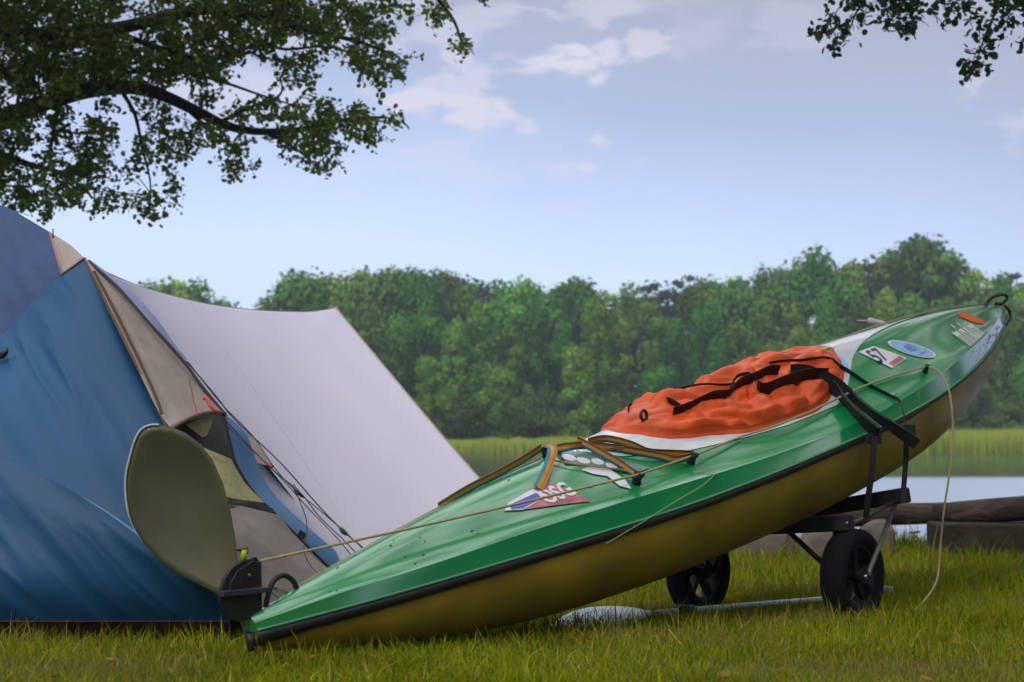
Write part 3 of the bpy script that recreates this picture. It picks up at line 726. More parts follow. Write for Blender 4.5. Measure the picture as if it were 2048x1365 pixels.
def right_tree():
    Y0 = 9.0
    base = at(2850, 1000, Y0 + .6); base[2] = gz(Y0 + .6) - .1
    root = empty('oak_tree', tuple(base), 'tree standing outside the right edge with leafy twigs hanging into the sky', 'tree')
    tr = MB(); tp = [tuple(base), (base[0] + .1, base[1], 1.5), (base[0] - .05, base[1], 3.2), (base[0] + .1, base[1] + .1, 5), (base[0], base[1], 7)]
    tr.tube(smooth_path(tp, 5), list(np.linspace(.34, .12, 21)), 12); tr.build('trunk', M['bark'], root)
    def pp(l): return [at(x, y, Y0 + d) for x, y, d in l]
    limbs = [([(2840, -40, .6), (2500, -130, .3), (2200, -110, 0), (1980, -70, 0), (1800, -60, 0), (1700, -20, 0)], .06, .008),
             ([(2100, -95, 0), (2020, -20, .1), (1975, 60, .1), (1945, 150, .1)], .015, .003),
             ([(1740, -40, 0), (1710, 30, 0), (1660, 60, 0), (1625, 65, 0)], .009, .002),
             ([(1870, -65, 0), (1825, 0, 0), (1790, 40, 0)], .009, .002),
             ([(2300, -110, 0), (2180, -40, .2), (2080, 40, .2), (2040, 85, .2)], .012, .002),
             ([(1710, 30, 0), (1695, 70, .05), (1675, 98, .05)], .005, .002)]
    for l, r0, r1 in limbs:
        p = smooth_path(pp(l), 5); mb = MB(); mb.tube(p, list(np.linspace(r0, r1, len(p))), 7); mb.build('limb', M['bark'], root)
    polys = [(1.0, [(1690, -30), (1755, -30), (1750, 15), (1735, 35), (1700, 60), (1680, 68), (1655, 68), (1640, 75), (1618, 66), (1640, 45), (1670, 25)]),
             (.9, [(1665, 75), (1690, 70), (1705, 60), (1700, 85), (1680, 100), (1665, 100)]),
             (1.6, [(1760, -30), (1845, -30), (1845, 40), (1865, 50), (1820, 55), (1812, 66), (1800, 60), (1768, 50)]),
             (.75, [(1855, 10), (1900, 5), (1960, 0), (2048, -30), (2100, -30), (2048, 30), (2000, 28), (1950, 25), (1945, 45), (1900, 40), (1865, 35)]),
             (1.2, [(2010, -30), (2080, -30), (2060, 20), (2020, 15)]),
             (.95, [(1950, 50), (1985, 40), (1990, 90), (1975, 130), (1955, 150), (1945, 160), (1925, 140), (1920, 125), (1945, 90)]),
             (.9, [(1995, 45), (2030, 40), (2035, 70), (2010, 75), (1998, 60)]),
             (.9, [(2030, 75), (2080, 60), (2070, 95), (2030, 95)]),
             (1.0, [(1640, -30), (1700, -30), (1690, -5), (1650, 3)])]
    cl = []
    for dens, poly in polys:
        xs = [p[0] for p in poly]; ys = [p[1] for p in poly]
        n = int((max(xs) - min(xs)) * (max(ys) - min(ys)) / 400 * dens * 1.7) + 2
        for _ in range(n):
            x, y = rnd.uniform(min(xs), max(xs)), rnd.uniform(min(ys), max(ys))
            if in_poly(x, y, poly): cl.append((at(x, y, rnd.uniform(8.7, 9.5)), rnd.uniform(.06, .14)))
    tw = MB()
    foliage(cl, .050, 'crown', root, tw, nleaf=(4, 7), green=(.03, .06, .022))
    cl2 = []
    while len(cl2) < 900:
        x, y, z = rnd.uniform(1.5, 9.5), rnd.uniform(6.5, 13), rnd.uniform(2.4, 7.5)
        q = ((x - base[0]) / 3.8) ** 2 + ((y - 9.6) / 3) ** 2 + ((z - 5.0) / 2.6) ** 2
        s = proj((x, y, z))
        if q > 1 or q < .2 or (s[0] < 2110 and s[1] > -60): continue
        cl2.append(((x, y, z), .4))
    k = 0  # unseen crown over the camp, added to shade it and darken deck reflections
    while k < 800:
        x, y, z = rnd.uniform(-1.5, 8), rnd.uniform(-.5, 10.5), rnd.uniform(3.4, 6.5)
        q = ((x - 3.8) / 4.6) ** 2 + ((y - 5) / 5) ** 2 + ((z - 5.0) / 1.7) ** 2
        if q > 1 or (y > .5 and proj((x, y, z))[1] > -70) or noise.noise(Vector((x * .6, y * .6, z * .6))) < -.12: continue
        cl2.append(((x, y, z), .4)); k += 1
    mb = MB()
    for l in ([(base[0], base[1], 3.4), (5.2, 8.2, 4.4), (3.8, 6, 4.9), (2.2, 3.6, 5.1)], [(base[0], base[1], 4.2), (6.2, 6.5, 4.9), (5.6, 3.5, 5.2)], [(3.8, 6, 4.9), (2, 6.4, 5.0), (.4, 6, 5.1)]):
        p = smooth_path(l, 5); mb.tube(p, list(np.linspace(.09, .02, len(p))), 7)
    mb.build('limb', M['bark'], root)
    foliage(cl2, .13, 'upper_crown', root, None, nleaf=(9, 12))
    tag(tw.build('twigs', M['bark'], root), kind='stuff')


right_tree()

# ------------------------------------------------------------------ kayak
TH = R(48)
KA = np.array([-0.68823814, 3.8, 0.07801903]); KB = np.array([2.55892398, 7.40633888, 1.16018083])
KL = np.linalg.norm(KB - KA); KX = (KB - KA) / KL
KN = np.array([math.sin(TH), -math.cos(TH), 0]); KU = np.cross(KN, KX)
HD = np.array([math.cos(TH), math.sin(TH), 0])
TAB = np.array([(0, .024, .002, .028, .045, .05), (.05, .088, -.01, .048, .09, .115), (.1, .144, -.02, .056, .132, .17), (.2, .24, -.037, .073, .195, .25), (.3, .32, -.054, .077, .238, .28), (.4, .368, -.062, .063, .268, .296), (.5, .396, -.062, .052, .283, .31), (.6, .387, -.066, .06, .29, .308), (.7, .35, -.06, .076, .278, .3), (.8, .267, -.048, .087, .255, .262), (.9, .154, -.028, .083, .203, .185), (.95, .088, -.01, .08, .158, .13), (1, .012, 0, .075, .108, .03)])
TM = np.gradient(TAB[:, 1:], TAB[:, 0], axis=0)


def prof(s):
    x = TAB[:, 0]; s = min(max(s, 0), 1); i = min(max(int(np.searchsorted(x, s)) - 1, 0), len(x) - 2)
    hh = x[i + 1] - x[i]; t = (s - x[i]) / hh
    return (2 * t ** 3 - 3 * t * t + 1) * TAB[i, 1:] + (t ** 3 - 2 * t * t + t) * hh * TM[i] + (-2 * t ** 3 + 3 * t * t) * TAB[i + 1, 1:] + (t ** 3 - t * t) * hh * TM[i + 1]


def loc(s, a, b): return KA + s * (KB - KA) + a * KN + b * KU


def deck0(s, v):
    w, z, h, r, k = prof(s); v = max(-1.02, min(1.02, v))
    return loc(s, v * .93 * w, z + h + (r - h) * (.5 * (1 - min(1, abs(v)) ** 1.5) + .25 * (1 + math.cos(math.pi * min(1, abs(v))))))


def deck(s, v, off=0):
    p = deck0(s, v)
    if off:
        e = 1e-3; n = np.cross(deck0(s + e, v) - deck0(s - e, v), deck0(s, v + e * 5) - deck0(s, v - e * 5)); n /= np.linalg.norm(n)
        if n @ KU < 0: n = -n
        p = p + n * off
    return p


def find(px, py):
    """deck coordinates seen at a pixel of the photograph"""
    best = None
    for s in np.linspace(0, 1, 61):
        for v in np.linspace(-.3, 1, 27):
            q = proj(deck0(s, v)); d = (q[0] - px) ** 2 + (q[1] - py) ** 2
            if best is None or d < best[0]: best = (d, s, v)
    _, s, v = best
    for _ in range(12):
        q = proj(deck0(s, v)); r = q - np.array([px, py]); e = 1e-4
        J = np.stack([(proj(deck0(s + e, v)) - q) / e, (proj(deck0(s, v + e)) - q) / e], 1)
        d = np.linalg.lstsq(J, r, rcond=None)[0]; s = min(1, max(0, s - .5 * d[0])); v = min(1, max(-1, v - .5 * d[1]))
    return s, v


def centre(px, py):
    """point on the kayak's upright centre plane seen at a pixel"""
    d = at(px, py, 1.0) - np.array([0, 0, CAMZ]); o = np.array([0, 0, CAMZ])
    t = ((KA - o) @ KN) / (d @ KN); return o + d * t


kayak = empty('kayak', (float(KA[0]), float(KA[1]), gz(3.8)), 'long green and yellow kayak, stern in the grass and bow raised on a two-wheeled cart', 'kayak')


def loft(secs, close=False):
    n = len(secs[0]); V = [p for s in secs for p in s]
    F = [(i * n + j, i * n + j + 1, (i + 1) * n + j + 1, (i + 1) * n + j) for i in range(len(secs) - 1) for j in range(n - 1)]
    F += [tuple(range(n)), tuple(range((len(secs) - 1) * n, len(secs) * n))[::-1]]
    return V, F


def build_kayak():
    S = np.concatenate([np.linspace(0, .06, 10), np.linspace(.07, .93, 95), np.linspace(.94, 1, 14)])
    secs = []
    for s in S:
        w, z, h, r, k = prof(s); row = []
        sb = min(.010, .2 * h)
        side = [(w, z), (w * .985, z + h * .25), (w * .955, z + h * .7), (w * .940, z + h - .1 * sb)]
        row += [loc(s, a, b) for a, b in side]
        for v in np.linspace(.985, -.985, 41): row.append(deck0(s, v))
        row += [loc(s, -a, b) for a, b in reversed(side)]
        secs.append(row)
    V, F = loft(secs); o = mesh_ob('deck', V, F, M['green'], kayak); fix_normals(o); auto_sharp(o, 24)
    secs = []
    for s in S:
        w, z, h, r, k = prof(s)
        secs.append([loc(s, math.copysign(w * abs(math.cos(t)) ** .8, math.cos(t)), z - .002 - k * math.sin(t) ** .9) for t in np.linspace(0, math.pi, 37)])
    V, F = loft(secs); o = mesh_ob('hull', V, F, M['yellow'], kayak); fix_normals(o); hull = o
    # black rubbing strip along the seam, pale joint line above it
    for side in (1, -1):
        secs = []; sec2 = []
        for s in S:
            w, z, h, r, k = prof(s); bw = np.interp(s, [0, .03, .4, .62, .66, 1], [.034, .026, .019, .015, .006, .005])
            secs.append([loc(s, side * (w + a), z + b) for a, b in ((-.004, .004), (.006, .004), (.009, -.3 * bw), (.007 - .02 * bw, -bw), (-.012, -bw - .002))])
            sec2.append([loc(s, side * (w + a), z + b) for a, b in ((-.003, .0105), (.007, .0095), (.008, .0045), (-.003, .0045))])
        V, F = loft(secs); fix_normals(mesh_ob('rubbing_strip', V, F, M['black'], kayak))
        V, F = loft(sec2); fix_normals(mesh_ob('joint_line', V, F, mat('pale joint line', (.05, .20, .10), .5), kayak))
    # keel strip, its pale colour standing in for the highlight along the keel
    mb = MB(); pts = []; rr = []
    for s in np.linspace(.25, .995, 70):
        w, z, h, r, k = prof(s); pts.append(loc(s, 0, z - k - .002)); rr.append(np.interp(s, [.25, .7, .85, .99], [.003, .004, .006, .009]))
    mb.tube(pts, rr, 6); mb.build('keel_strip', mat('keel highlight', (.42, .44, .40), .4, coat=.4, var=.5, vscale=20), hull)
    # stern cap
    mb = MB(); mb.tube([loc(-.001, 0, -.045), loc(-.001, 0, .0)], [.014, .014], 10); mb.build('stern_cap', M['black'], kayak)
    # white sweep on the deck
    nb = [(.545, .73), (.56, .71), (.58, .62), (.604, .50), (.63, .36), (.663, .24), (.71, .12), (.76, .045), (.83, -.03), (.9, -.08), (.985, -.12)]
    V = []; nu, nv = 70, 16
    for i in range(nu):
        s = .545 + .43 * i / (nu - 1); vn = np.interp(s, [a for a, b in nb], [b for a, b in nb]); vf = np.interp(s, [.5, .75, .98], [-.98, -.9, -.5])
        for j in range(nv): V.append(deck(s, vf + (vn - vf) * j / (nv - 1), .0035))
    F = [(i * nv + j, i * nv + j + 1, (i + 1) * nv + j + 1, (i + 1) * nv + j) for i in range(nu - 1) for j in range(nv - 1)]
    fix_normals(mesh_ob('white_sweep', V, F, M['white'], kayak))
    V = []; nu, nv = 50, 24  # rear white paint, widened to paint in a pale deck reflection
    for i in range(nu):
        v = -.95 + 1.69 * i / (nu - 1); s0 = np.interp(v, [-.95, -.2, .16, .45, .63, .70, .74], [.24, .262, .272, .300, .348, .405, .47])
        for j in range(nv): V.append(deck(s0 + (.546 - s0) * j / (nv - 1), v, .0030))
    F = [(i * nv + j, i * nv + j + 1, (i + 1) * nv + j + 1, (i + 1) * nv + j) for i in range(nu - 1) for j in range(nv - 1)]
    fix_normals(mesh_ob('white_sweep', V, F, M['white'], kayak))
    # coaming ring
    sc, sa, vb = .47, .144, .69
    def ring(phi, q, off):
        c, s_ = math.cos(phi), math.sin(phi); q *= 1 + .11 * max(0, c) ** .7 * abs(math.sin(2 * phi))
        return deck(sc + q * sa * c, q * vb * s_, off)
    mb = MB(); pts = [ring(2 * math.pi * i / 96, .94, .004) for i in range(97)]; mb.tube(pts, .008, 8, cap=False)
    mb2 = [[ring(2 * math.pi * i / 96, .96, .0), ring(2 * math.pi * i / 96, .94, .006)] for i in range(97)]
    V, F = loft(mb2); mb.add(V, F[:-2]); mb.build('coaming', M['white'], kayak)

    # ---- decals
    def patch(poly, off, m, name, parent=kayak, cuts=3):
        bm = bmesh.new(); vs = [bm.verts.new((p[0] * KL, p[1] * .35, 0)) for p in poly]; bm.faces.new(vs)
        bmesh.ops.triangulate(bm, faces=bm.faces); bmesh.ops.subdivide_edges(bm, edges=bm.edges, cuts=cuts, use_grid_fill=True)
        for v in bm.verts: v.co = Vector(deck(v.co.x / KL, v.co.y / .35, off))
        bmesh.ops.recalc_face_normals(bm, faces=bm.faces)
        me = bpy.data.meshes.new(name); bm.to_mesh(me); bm.free(); me.materials.append(m)
        o = bpy.data.objects.new(name, me); COL.objects.link(o); o.parent = parent
        if parent.type == 'EMPTY': o.location = -Vector(parent.location)
        for p in me.polygons: p.use_smooth = True
        return o
    def text(txt, s, v, size, off, m, name, parent, sx=1.0, rot=0, bold=0.0):
        cu = bpy.data.curves.new(name, 'FONT'); cu.body = txt; cu.size = size; cu.align_x = 'CENTER'; cu.align_y = 'CENTER'; cu.offset = bold
        ob = bpy.data.objects.new(name, cu); me = bpy.data.meshes.new_from_object(ob); bpy.data.objects.remove(ob)
        w = prof(s)[0] * .93; c_, s__ = math.cos(rot), math.sin(rot)
        for q in me.vertices:
            x, y = q.co.x * sx, q.co.y; x, y = x * c_ - y * s__, x * s__ + y * c_
            q.co = Vector(deck(s + x / KL, v - y / w, off))
        me.materials.clear(); me.materials.append(m)
        o = bpy.data.objects.new(name, me); COL.objects.link(o); o.parent = parent
        if parent.type == 'EMPTY': o.location = -Vector(parent.location)
        return o
    FP = lambda l: [find(*p) for p in l]
    num = patch(FP([(1716, 706), (1746, 694), (1813, 718), (1783, 738)]), .004, M['decal_white'], 'number_sticker')
    s, v = find(1755, 714)
    text('57', s, v, .092, .0055, M['decal_dark'], 'lettering', num, sx=1.15, bold=.0015)
    a = FP([(1808, 719), (1786, 734), (1776, 729), (1797, 714)]); patch(a, .0055, M['decal_pink'], 'red_mark', num, 1)
    # round pale blue sticker
    def oval(cx, cy, ax_, ay_, bx, by, n=28, k=1.0):
        return [find(cx + k * (ax_ * math.cos(t) + bx * math.sin(t)), cy + k * (ay_ * math.cos(t) + by * math.sin(t))) for t in np.linspace(0, 2 * math.pi, n, endpoint=False)]
    ov = patch(oval(1823, 700, 48, 14, -4, 11), .004, M['decal_white'], 'oval_sticker', cuts=1)
    patch(oval(1823, 700, 48, 14, -4, 11, k=.9), .005, M['decal_blue'], 'oval_centre', ov, 1)
    s, v = find(1821, 699); text('RES', s, v, .05, .0065, mat('decal ink', (.07, .16, .42), .5), 'lettering', ov, sx=.9)
    s, v = find(1845, 707); text('~~~', s, v, .04, .0065, bpy.data.materials['decal ink'], 'lettering', ov, sx=1)
    patch(oval(1942, 638, 27, 9, -1, 6), .004, M['decal_orange'], 'orange_sticker', cuts=1)
    s, v = find(1934, 667)
    text('minium', s, v, .15, .004, M['decal_silver'], 'lettering', kayak, sx=.72, bold=.003)
    # pale blue disc half under the spray deck
    patch(oval(1672, 728, 26, 12, -3, 14), .006, M['decal_blue'], 'blue_sticker', cuts=1)
    # triangular sticker on the stern deck
    tri = patch(FP([(1088, 962), (1015, 1022), (1058, 1020), (1185, 1004)]), .004, M['decal_pink'], 'triangle_sticker')
    patch(FP([(1064, 981), (1016, 1008), (1008, 1024), (1046, 1022), (1095, 993)]), .005, M['decal_white'], 'white_band', tri, 1)
    patch(FP([(1070, 989), (1018, 1013), (1022, 1022), (1046, 1019), (1088, 996)]), .006, M['decal_navy'], 'blue_band', tri, 1)
    s, v = find(1113, 990); text('OSG', s, v, .072, .0062, M['decal_white'], 'lettering', tri, sx=.9, bold=.002)
    # dark and white lettering band behind the coaming
    band = patch(FP([(1110, 912), (1160, 905), (1235, 918), (1300, 938), (1265, 950), (1190, 935), (1130, 930)]), .0042, mat('grey band', (.10, .20, .18), .4, coat=.5), 'dark_band')
    for i, (x, y, rx, ry) in enumerate([(1137, 918, 15, 6), (1166, 924, 14, 6), (1194, 926, 13, 6), (1222, 934, 12, 5)]):
        patch([find(x + rx * math.cos(t), y + ry * math.sin(t) + rx * .2 * math.cos(t)) for t in np.linspace(0, 2 * math.pi, 14, endpoint=False)], .0055, M['decal_white'], 'white_spot', band, 1)
    patch(FP([(1162, 942), (1175, 936), (1215, 938), (1250, 962), (1262, 980), (1240, 975), (1215, 955), (1185, 950)]), .0045, M['decal_white'], 'white_flash')
    # clear tape round the bow
    V = []; Ss = np.linspace(.84, .995, 26)
    for s in Ss:
        w, z, h, r, k = prof(s)
        V += [deck(s, .80, .004)] + [loc(s, w * .94 + .006, z + h - .002), loc(s, w * .965 + .006, z + h * .6), loc(s, w + .010, z + .012)]
    F = [(i * 4 + j, i * 4 + j + 1, (i + 1) * 4 + j + 1, (i + 1) * 4 + j) for i in range(25) for j in range(3)]
    fix_normals(mesh_ob('bow_tape', V, F, M['tape'], kayak))

    mb = MB()
    for i in range(34):
        s0 = rnd.uniform(.80, .955); Ls = rnd.uniform(.008, .03); q0 = rnd.uniform(.1, .9); q1 = q0 + rnd.uniform(-.35, .35); pts = []
        for t in (0, .5, 1):
            s = s0 + Ls * t; w, z, h, r, k = prof(s); q = min(1, max(0, q0 + (q1 - q0) * t)); pts.append(loc(s, w * (.985 - .045 * q) + .0015, z + h * (.1 + .85 * q)))
        mb.tube(pts, rnd.uniform(.0008, .002), 4)
    tag(mb.build('scratches', mat('pale scratches', (.42, .46, .40), .6), kayak), kind='stuff')
    mb = MB()
    for i in range(26):
        s, v = rnd.uniform(.04, .30), rnd.uniform(-.2, .95); c = deck(s, v, .001); r_ = rnd.uniform(.0010, .0022)
        mb.box(c, KX * r_ * rnd.uniform(.8, 2.4), KN * r_, KU * .0008)
    tag(mb.build('specks', mat('dark dirt specks', (.02, .03, .015), .8), kayak, smooth=False), kind='stuff')
    # ---- cleats
    for (s, v, r0) in ((.287, .794, .016), (.346, .767, .015), (.695, .865, .012), (.262, -.12, .012)):
        c = deck(s, v, .0); up = deck(s, v, .03) - c
        mb = MB(); mb.tube([c - up * .2, c + up * .45, c + up * .9, c + up * 1.15], [r0 * 1.25, r0 * .8, r0 * .85, r0 * 1.15], 12)
        mb.tube([c + up * .9 - KX * r0 * 1.9, c + up * 1.0, c + up * .9 + KX * r0 * 1.9], [r0 * .35, r0 * .55, r0 * .35], 8)
        mb.build('deck_cleat', M['black'], kayak)
    # handles
    mb = MB(); pts = smooth_path([centre(*p) for p in [(530, 1240), (533, 1205), (543, 1170), (556, 1155), (572, 1152), (588, 1165), (597, 1190)]], 6)
    mb.tube(pts, .0075, 10); h = mb.build('stern_loop', M['black'], kayak)
    mb = MB(); pts = smooth_path([centre(*p) for p in [(1972, 616), (1976, 602), (1990, 593), (2008, 590), (2014, 597), (2004, 608), (1992, 608)]], 6)
    mb.tube(pts, .0085, 8); mb.build('bow_loop', M['black'], kayak)
    mb = MB(); pts = smooth_path([centre(*p) for p in [(2010, 612), (2018, 622), (2020, 636), (2012, 650)]], 4); mb.tube(pts, .008, 6)
    mb.build('bow_shackle', M['blackmetal'], kayak)
    mb = MB(); mb.tube(smooth_path([centre(*p) for p in [(540, 1178), (552, 1178), (575, 1186), (560, 1196), (547, 1188), (540, 1180)]], 5), .0022, 6)
    mb.tube([centre(*p) for p in [(528, 1180), (552, 1177)]], .006, 8); mb.tube([centre(552, 1183), centre(597, 1191)], .0015, 5)
    mb.build('rudder_wire', M['steel'], kayak)

    # ---- rudder: a D shaped blade in a folded sheet stock
    rud = [(515, 1122), (510, 1113), (500, 1118), (480, 1124), (462, 1136), (448, 1156), (440, 1178), (438, 1200), (444, 1222), (458, 1238), (475, 1244), (492, 1240), (512, 1234), (518, 1232)]
    def plate(pxs, th, name, m, parent, off=0):
        c = [centre(*p) + KN * off for p in pxs]; n = len(c)
        V = [p + KN * th for p in c] + [p - KN * th for p in c]
        F = [tuple(range(n)), tuple(range(2 * n - 1, n - 1, -1))] + [(i, (i + 1) % n, n + (i + 1) % n, n + i) for i in range(n)]
        o = mesh_ob(name, V, F, m, parent, smooth=False); fix_normals(o); bevel(o, .0015); return o
    rb = plate(rud, .006, 'rudder_blade', M['black'], kayak)
    plate([(515, 1124), (498, 1122), (470, 1140), (455, 1165), (452, 1180), (515, 1180)], .003, 'cheek', M['blackmetal'], rb, .011)
    mb = MB(); mb.box(centre(482, 1183) + KN * .012, HD * .075, KN * .014, np.array([0, 0, .0075])); o = mb.build('tiller_arm', mat('dark blue metal', (.03, .035, .05), .35), rb, smooth=False); bevel(o, .002)
    mb = MB(); mb.cyl(centre(492, 1150) + KN * .015, KN, .004, .004, 12); mb.build('rivet', M['steel'], rb)
    mb = MB(); mb.tube([centre(519, 1245), centre(519, 1200), centre(518, 1120)], .007, 8); mb.build('pivot_pin', M['blackmetal'], kayak)
    mb = MB(); mb.tube([centre(487, 1122), centre(487, 1100)], [.008, .010], 10); mb.build('knob', mat('lime plastic', (.35, .42, .03), .4), rb)
    mb = MB(); mb.tube([centre(468, 1098), centre(480, 1100), centre(493, 1098), centre(494, 1108)], [.003, .005, .006, .004], 8); mb.build('knob_tie', mat('brown cord', (.10, .06, .03), .8), rb)

    # ---- lines
    cl1 = deck(.287, .794, .034); cl2 = deck(.346, .767, .03)
    pts = [centre(515, 1122) + KN * .01, deck(.17, .80, .045), cl1, cl2]
    pts = [centre(515, 1122) + KN * .01] + [pts[0] * (1 - t) + cl1 * t + np.array([0, 0, -.006 * math.sin(math.pi * t)]) for t in (.33, .66)] + [cl1, cl2]
    for px, py in ((1480, 880), (1545, 853), (1610, 826), (1662, 800), (1720, 780), (1785, 757), (1846, 737)):
        s, v = find(px, py + (14 if 1500 < px < 1700 else 0)); pts.append(deck(s, v, .036 if 1500 < px < 1700 else .016))
    tip = deck(.695, .865, .028); pts[-1] = tip
    hang = [at(1880, 745, 6.02), at(1900, 790, 5.95), at(1906, 870, 5.92), at(1900, 940, 5.9), at(1888, 1020, 5.9), at(1880, 1100, 5.9), at(1874, 1160, 5.85), at(1850, 1200, 5.7), at(1828, 1222, 5.55)]
    mb = MB(); path = pts + smooth_path([tip] + hang, 6)[1:]; mb.tube(path, .0042, 6); mb.build('deck_line', M['rope'], kayak)
    mb = MB(); far = [deck(q_, -.45 + .33 * (q_ - .04) / .222, .004) for q_ in np.linspace(.04, .255, 22)] + [deck(.262, -.12, .03)]; mb.tube(far, .0022, 6); mb.build('rudder_line', M['rope'], kayak)
    mb = MB(); sd_ = []
    for s, q in ((.335, .9), (.35, 1), (.33, 1.3), (.30, 1.6), (.27, 1.95), (.235, 2.25)):
        w, z, h, r, k = prof(s)
        if q <= 1: sd_.append(deck(s, q, .004))
        else: t = q - 1; sd_.append(loc(s, w * (.95 + .05 * min(1, t)) + .010, z + h * (1 - min(1, t)) - max(0, t - 1) * .12))
    mb.tube(smooth_path(sd_, 5), .0016, 5); mb.build('thin_line', M['thincord'], kayak)
    # far side grab line and its loose end behind the bow
    mb = MB(); pts = [deck(s, -.05 if s > .7 else -.2, .012) for s in np.linspace(.62, .97, 24)]; mb.tube(pts, .0035, 6); mb.build('far_line', M['rope'], kayak)
    mb = MB(); e0 = at(1782, 655, 6.75); mb.tube(smooth_path([e0, at(1765, 647, 6.75), at(1748, 643, 6.75), at(1735, 641, 6.75)], 4), [.006] * 4 + [.012] * 5 + [.014] * 3 + [.008], 7); mb.tube([at(1737, 642, 6.75), at(1714, 641, 6.75)], [.004, .002], 6); mb.tube([e0, deck(.76, -.3, .0)], .006, 6)
    mb.build('line_end', mat('frayed line end', (.42, .40, .36), .8), kayak)


build_kayak()


# ---- spray deck
def build_spraydeck():
    root = empty('spray_deck', tuple(map(float, deck(.455, 0, 0))), 'crumpled orange spray deck stretched over the kayak cockpit', 'spray deck')
    sc, sa, vb = .47, .144, .69
    nr_, nph = 80, 340
    V = []
    def surf(q, phi):
        c, s_ = math.cos(phi), math.sin(phi)
        wob = (1 + .015 * math.sin(phi * 5 + 1) + .012 * math.sin(phi * 11)) * (1 + .11 * max(0, c) ** .7 * abs(math.sin(2 * phi)))
        S = sc + q * wob * sa * c; Vv = q * wob * vb * s_; x, y = S * KL, Vv * .36
        n1 = noise.noise(Vector((x * 5 + y * 3, y * 9, 1.7))); n2 = noise.noise(Vector((x * 14, y * 16 + x * 6, 5.2))); n3 = noise.noise(Vector((x * 34, y * 30, 9)))
        ridge = 1 - abs(noise.noise(Vector((x * 7 + y * 8, y * 6 - x * 3, 3.3)))) * 3.0
        ruff = (.5 + .9 * noise.noise(Vector((c * 9, s_ * 9, 2)))) * (.35 + .65 * max(0, c * .8 + .3 * s_)); fold = 1 - abs(noise.noise(Vector((x * 2.2 + y * 1.5, y * 9 - x * 3, 7)))) * 2.6
        wx = x + .08 * n1; ba = abs(noise.noise(Vector((wx * 1.9 + y * 1.2, y * 8.5 - wx * 2.2, 11)))); bb = abs(noise.noise(Vector((wx * 6 + y * 3, y * 17 - wx * 5, 4)))); bc = abs(noise.noise(Vector((wx * 19, y * 24 + wx * 6, 8))))
        rim = math.exp(-((q - .9) / .085) ** 2)
        lf = .5 + .5 * min(1, max(0, (S - .33) / .06)); off = .018 + .018 * rim * lf * (.8 + .7 * n1) + lf * (.010 * n1 - .010 + .085 * min(.5, ba) + .070 * min(.5, bb) + .014 * min(.5, bc)) * min(1, (1.02 - q) * 7) * 1.2
        off += .008 * ruff * rim
        # the middle sags a little between coaming edges
        off -= .008 * max(0, 1 - (q / .75) ** 2)
        off *= 1 - .45 * min(1, max(0, (S - .54) / .06))
        off = .010 + .62 * (off - .010)
        if q > .985: off = .008 + .006 * ruff - .02 * max(0, q - 1.0) * 10
        return deck(S, Vv, off)
    for i in range(nr_):
        q = (i / (nr_ - 1)) ** .8 * 1.06 + .001
        for j in range(nph): V.append(surf(q, 2 * math.pi * j / nph))
    F = [(i * nph + j, i * nph + (j + 1) % nph, (i + 1) * nph + (j + 1) % nph, (i + 1) * nph + j) for i in range(nr_ - 1) for j in range(nph)]
    F.append(tuple(range(nph)))
    o = mesh_ob('cloth', V, F, M['orange'], root); fix_normals(o)
    def sp(px, py, off=.0):
        s, v = find(px, py); c = (s - sc) / sa; d = v / vb; phi = math.atan2(d, c); q = min(math.hypot(c, d) / (1 + .11 * max(0, math.cos(phi)) ** .7 * abs(math.sin(2 * phi))), 1.0)
        return surf(max(.02, q), phi) + KU * off
    def rib(pts, w, name='strap', off=.012, side=None, m=M['strap']):
        p = smooth_path([sp(x, y, off + (e if len(r) else 0)) for x, y, *r in pts for e in [r[0] if r else 0]], 4)
        mb = MB(); mb.ribbon(p, side if side is not None else (KN * .6 - HD * .2 + np.array([0, 0, .5])), w, .0015); return mb.build(name, m, root)
    V_ = list(np.array([0, -.5, .85])); V_ = np.array(V_)
    rib([(1345, 842), (1380, 828), (1420, 815), (1455, 803), (1478, 790, .01), (1500, 783, .012), (1530, 772, .01), (1552, 770, .01)], .042, side=V_)
    rib([(1365, 836), (1340, 822), (1310, 825), (1275, 838), (1258, 845)], .026, side=V_)
    rib([(1455, 800), (1470, 780, .012), (1492, 778, .015), (1505, 783, .01)], .014, side=V_)
    rib([(1510, 790), (1525, 800, .004), (1560, 790, .006), (1610, 778, .006), (1650, 775, .008)], .062, side=V_)
    rib([(1480, 748, -.004), (1540, 745), (1600, 738), (1650, 735), (1690, 745)], .011, side=V_)
    rib([(1350, 795), (1400, 790), (1450, 785), (1500, 783)], .008, side=V_)
    mb = MB(); c = sp(1286, 856, .016); mb.tube([c + (KX * math.cos(t) + KU * math.sin(t)) * .017 for t in np.linspace(0, 2 * math.pi, 17)], .006, 7, cap=False); mb.build('grab_ring', M['black'], root)
    mb = MB(); c = sp(1648, 718, .015); mb.box(c, KX * .02, KN * .012, KU * .006); bevel(mb.build('lime_tab', bpy.data.materials['lime plastic'], root, smooth=False), .003)


build_spraydeck()


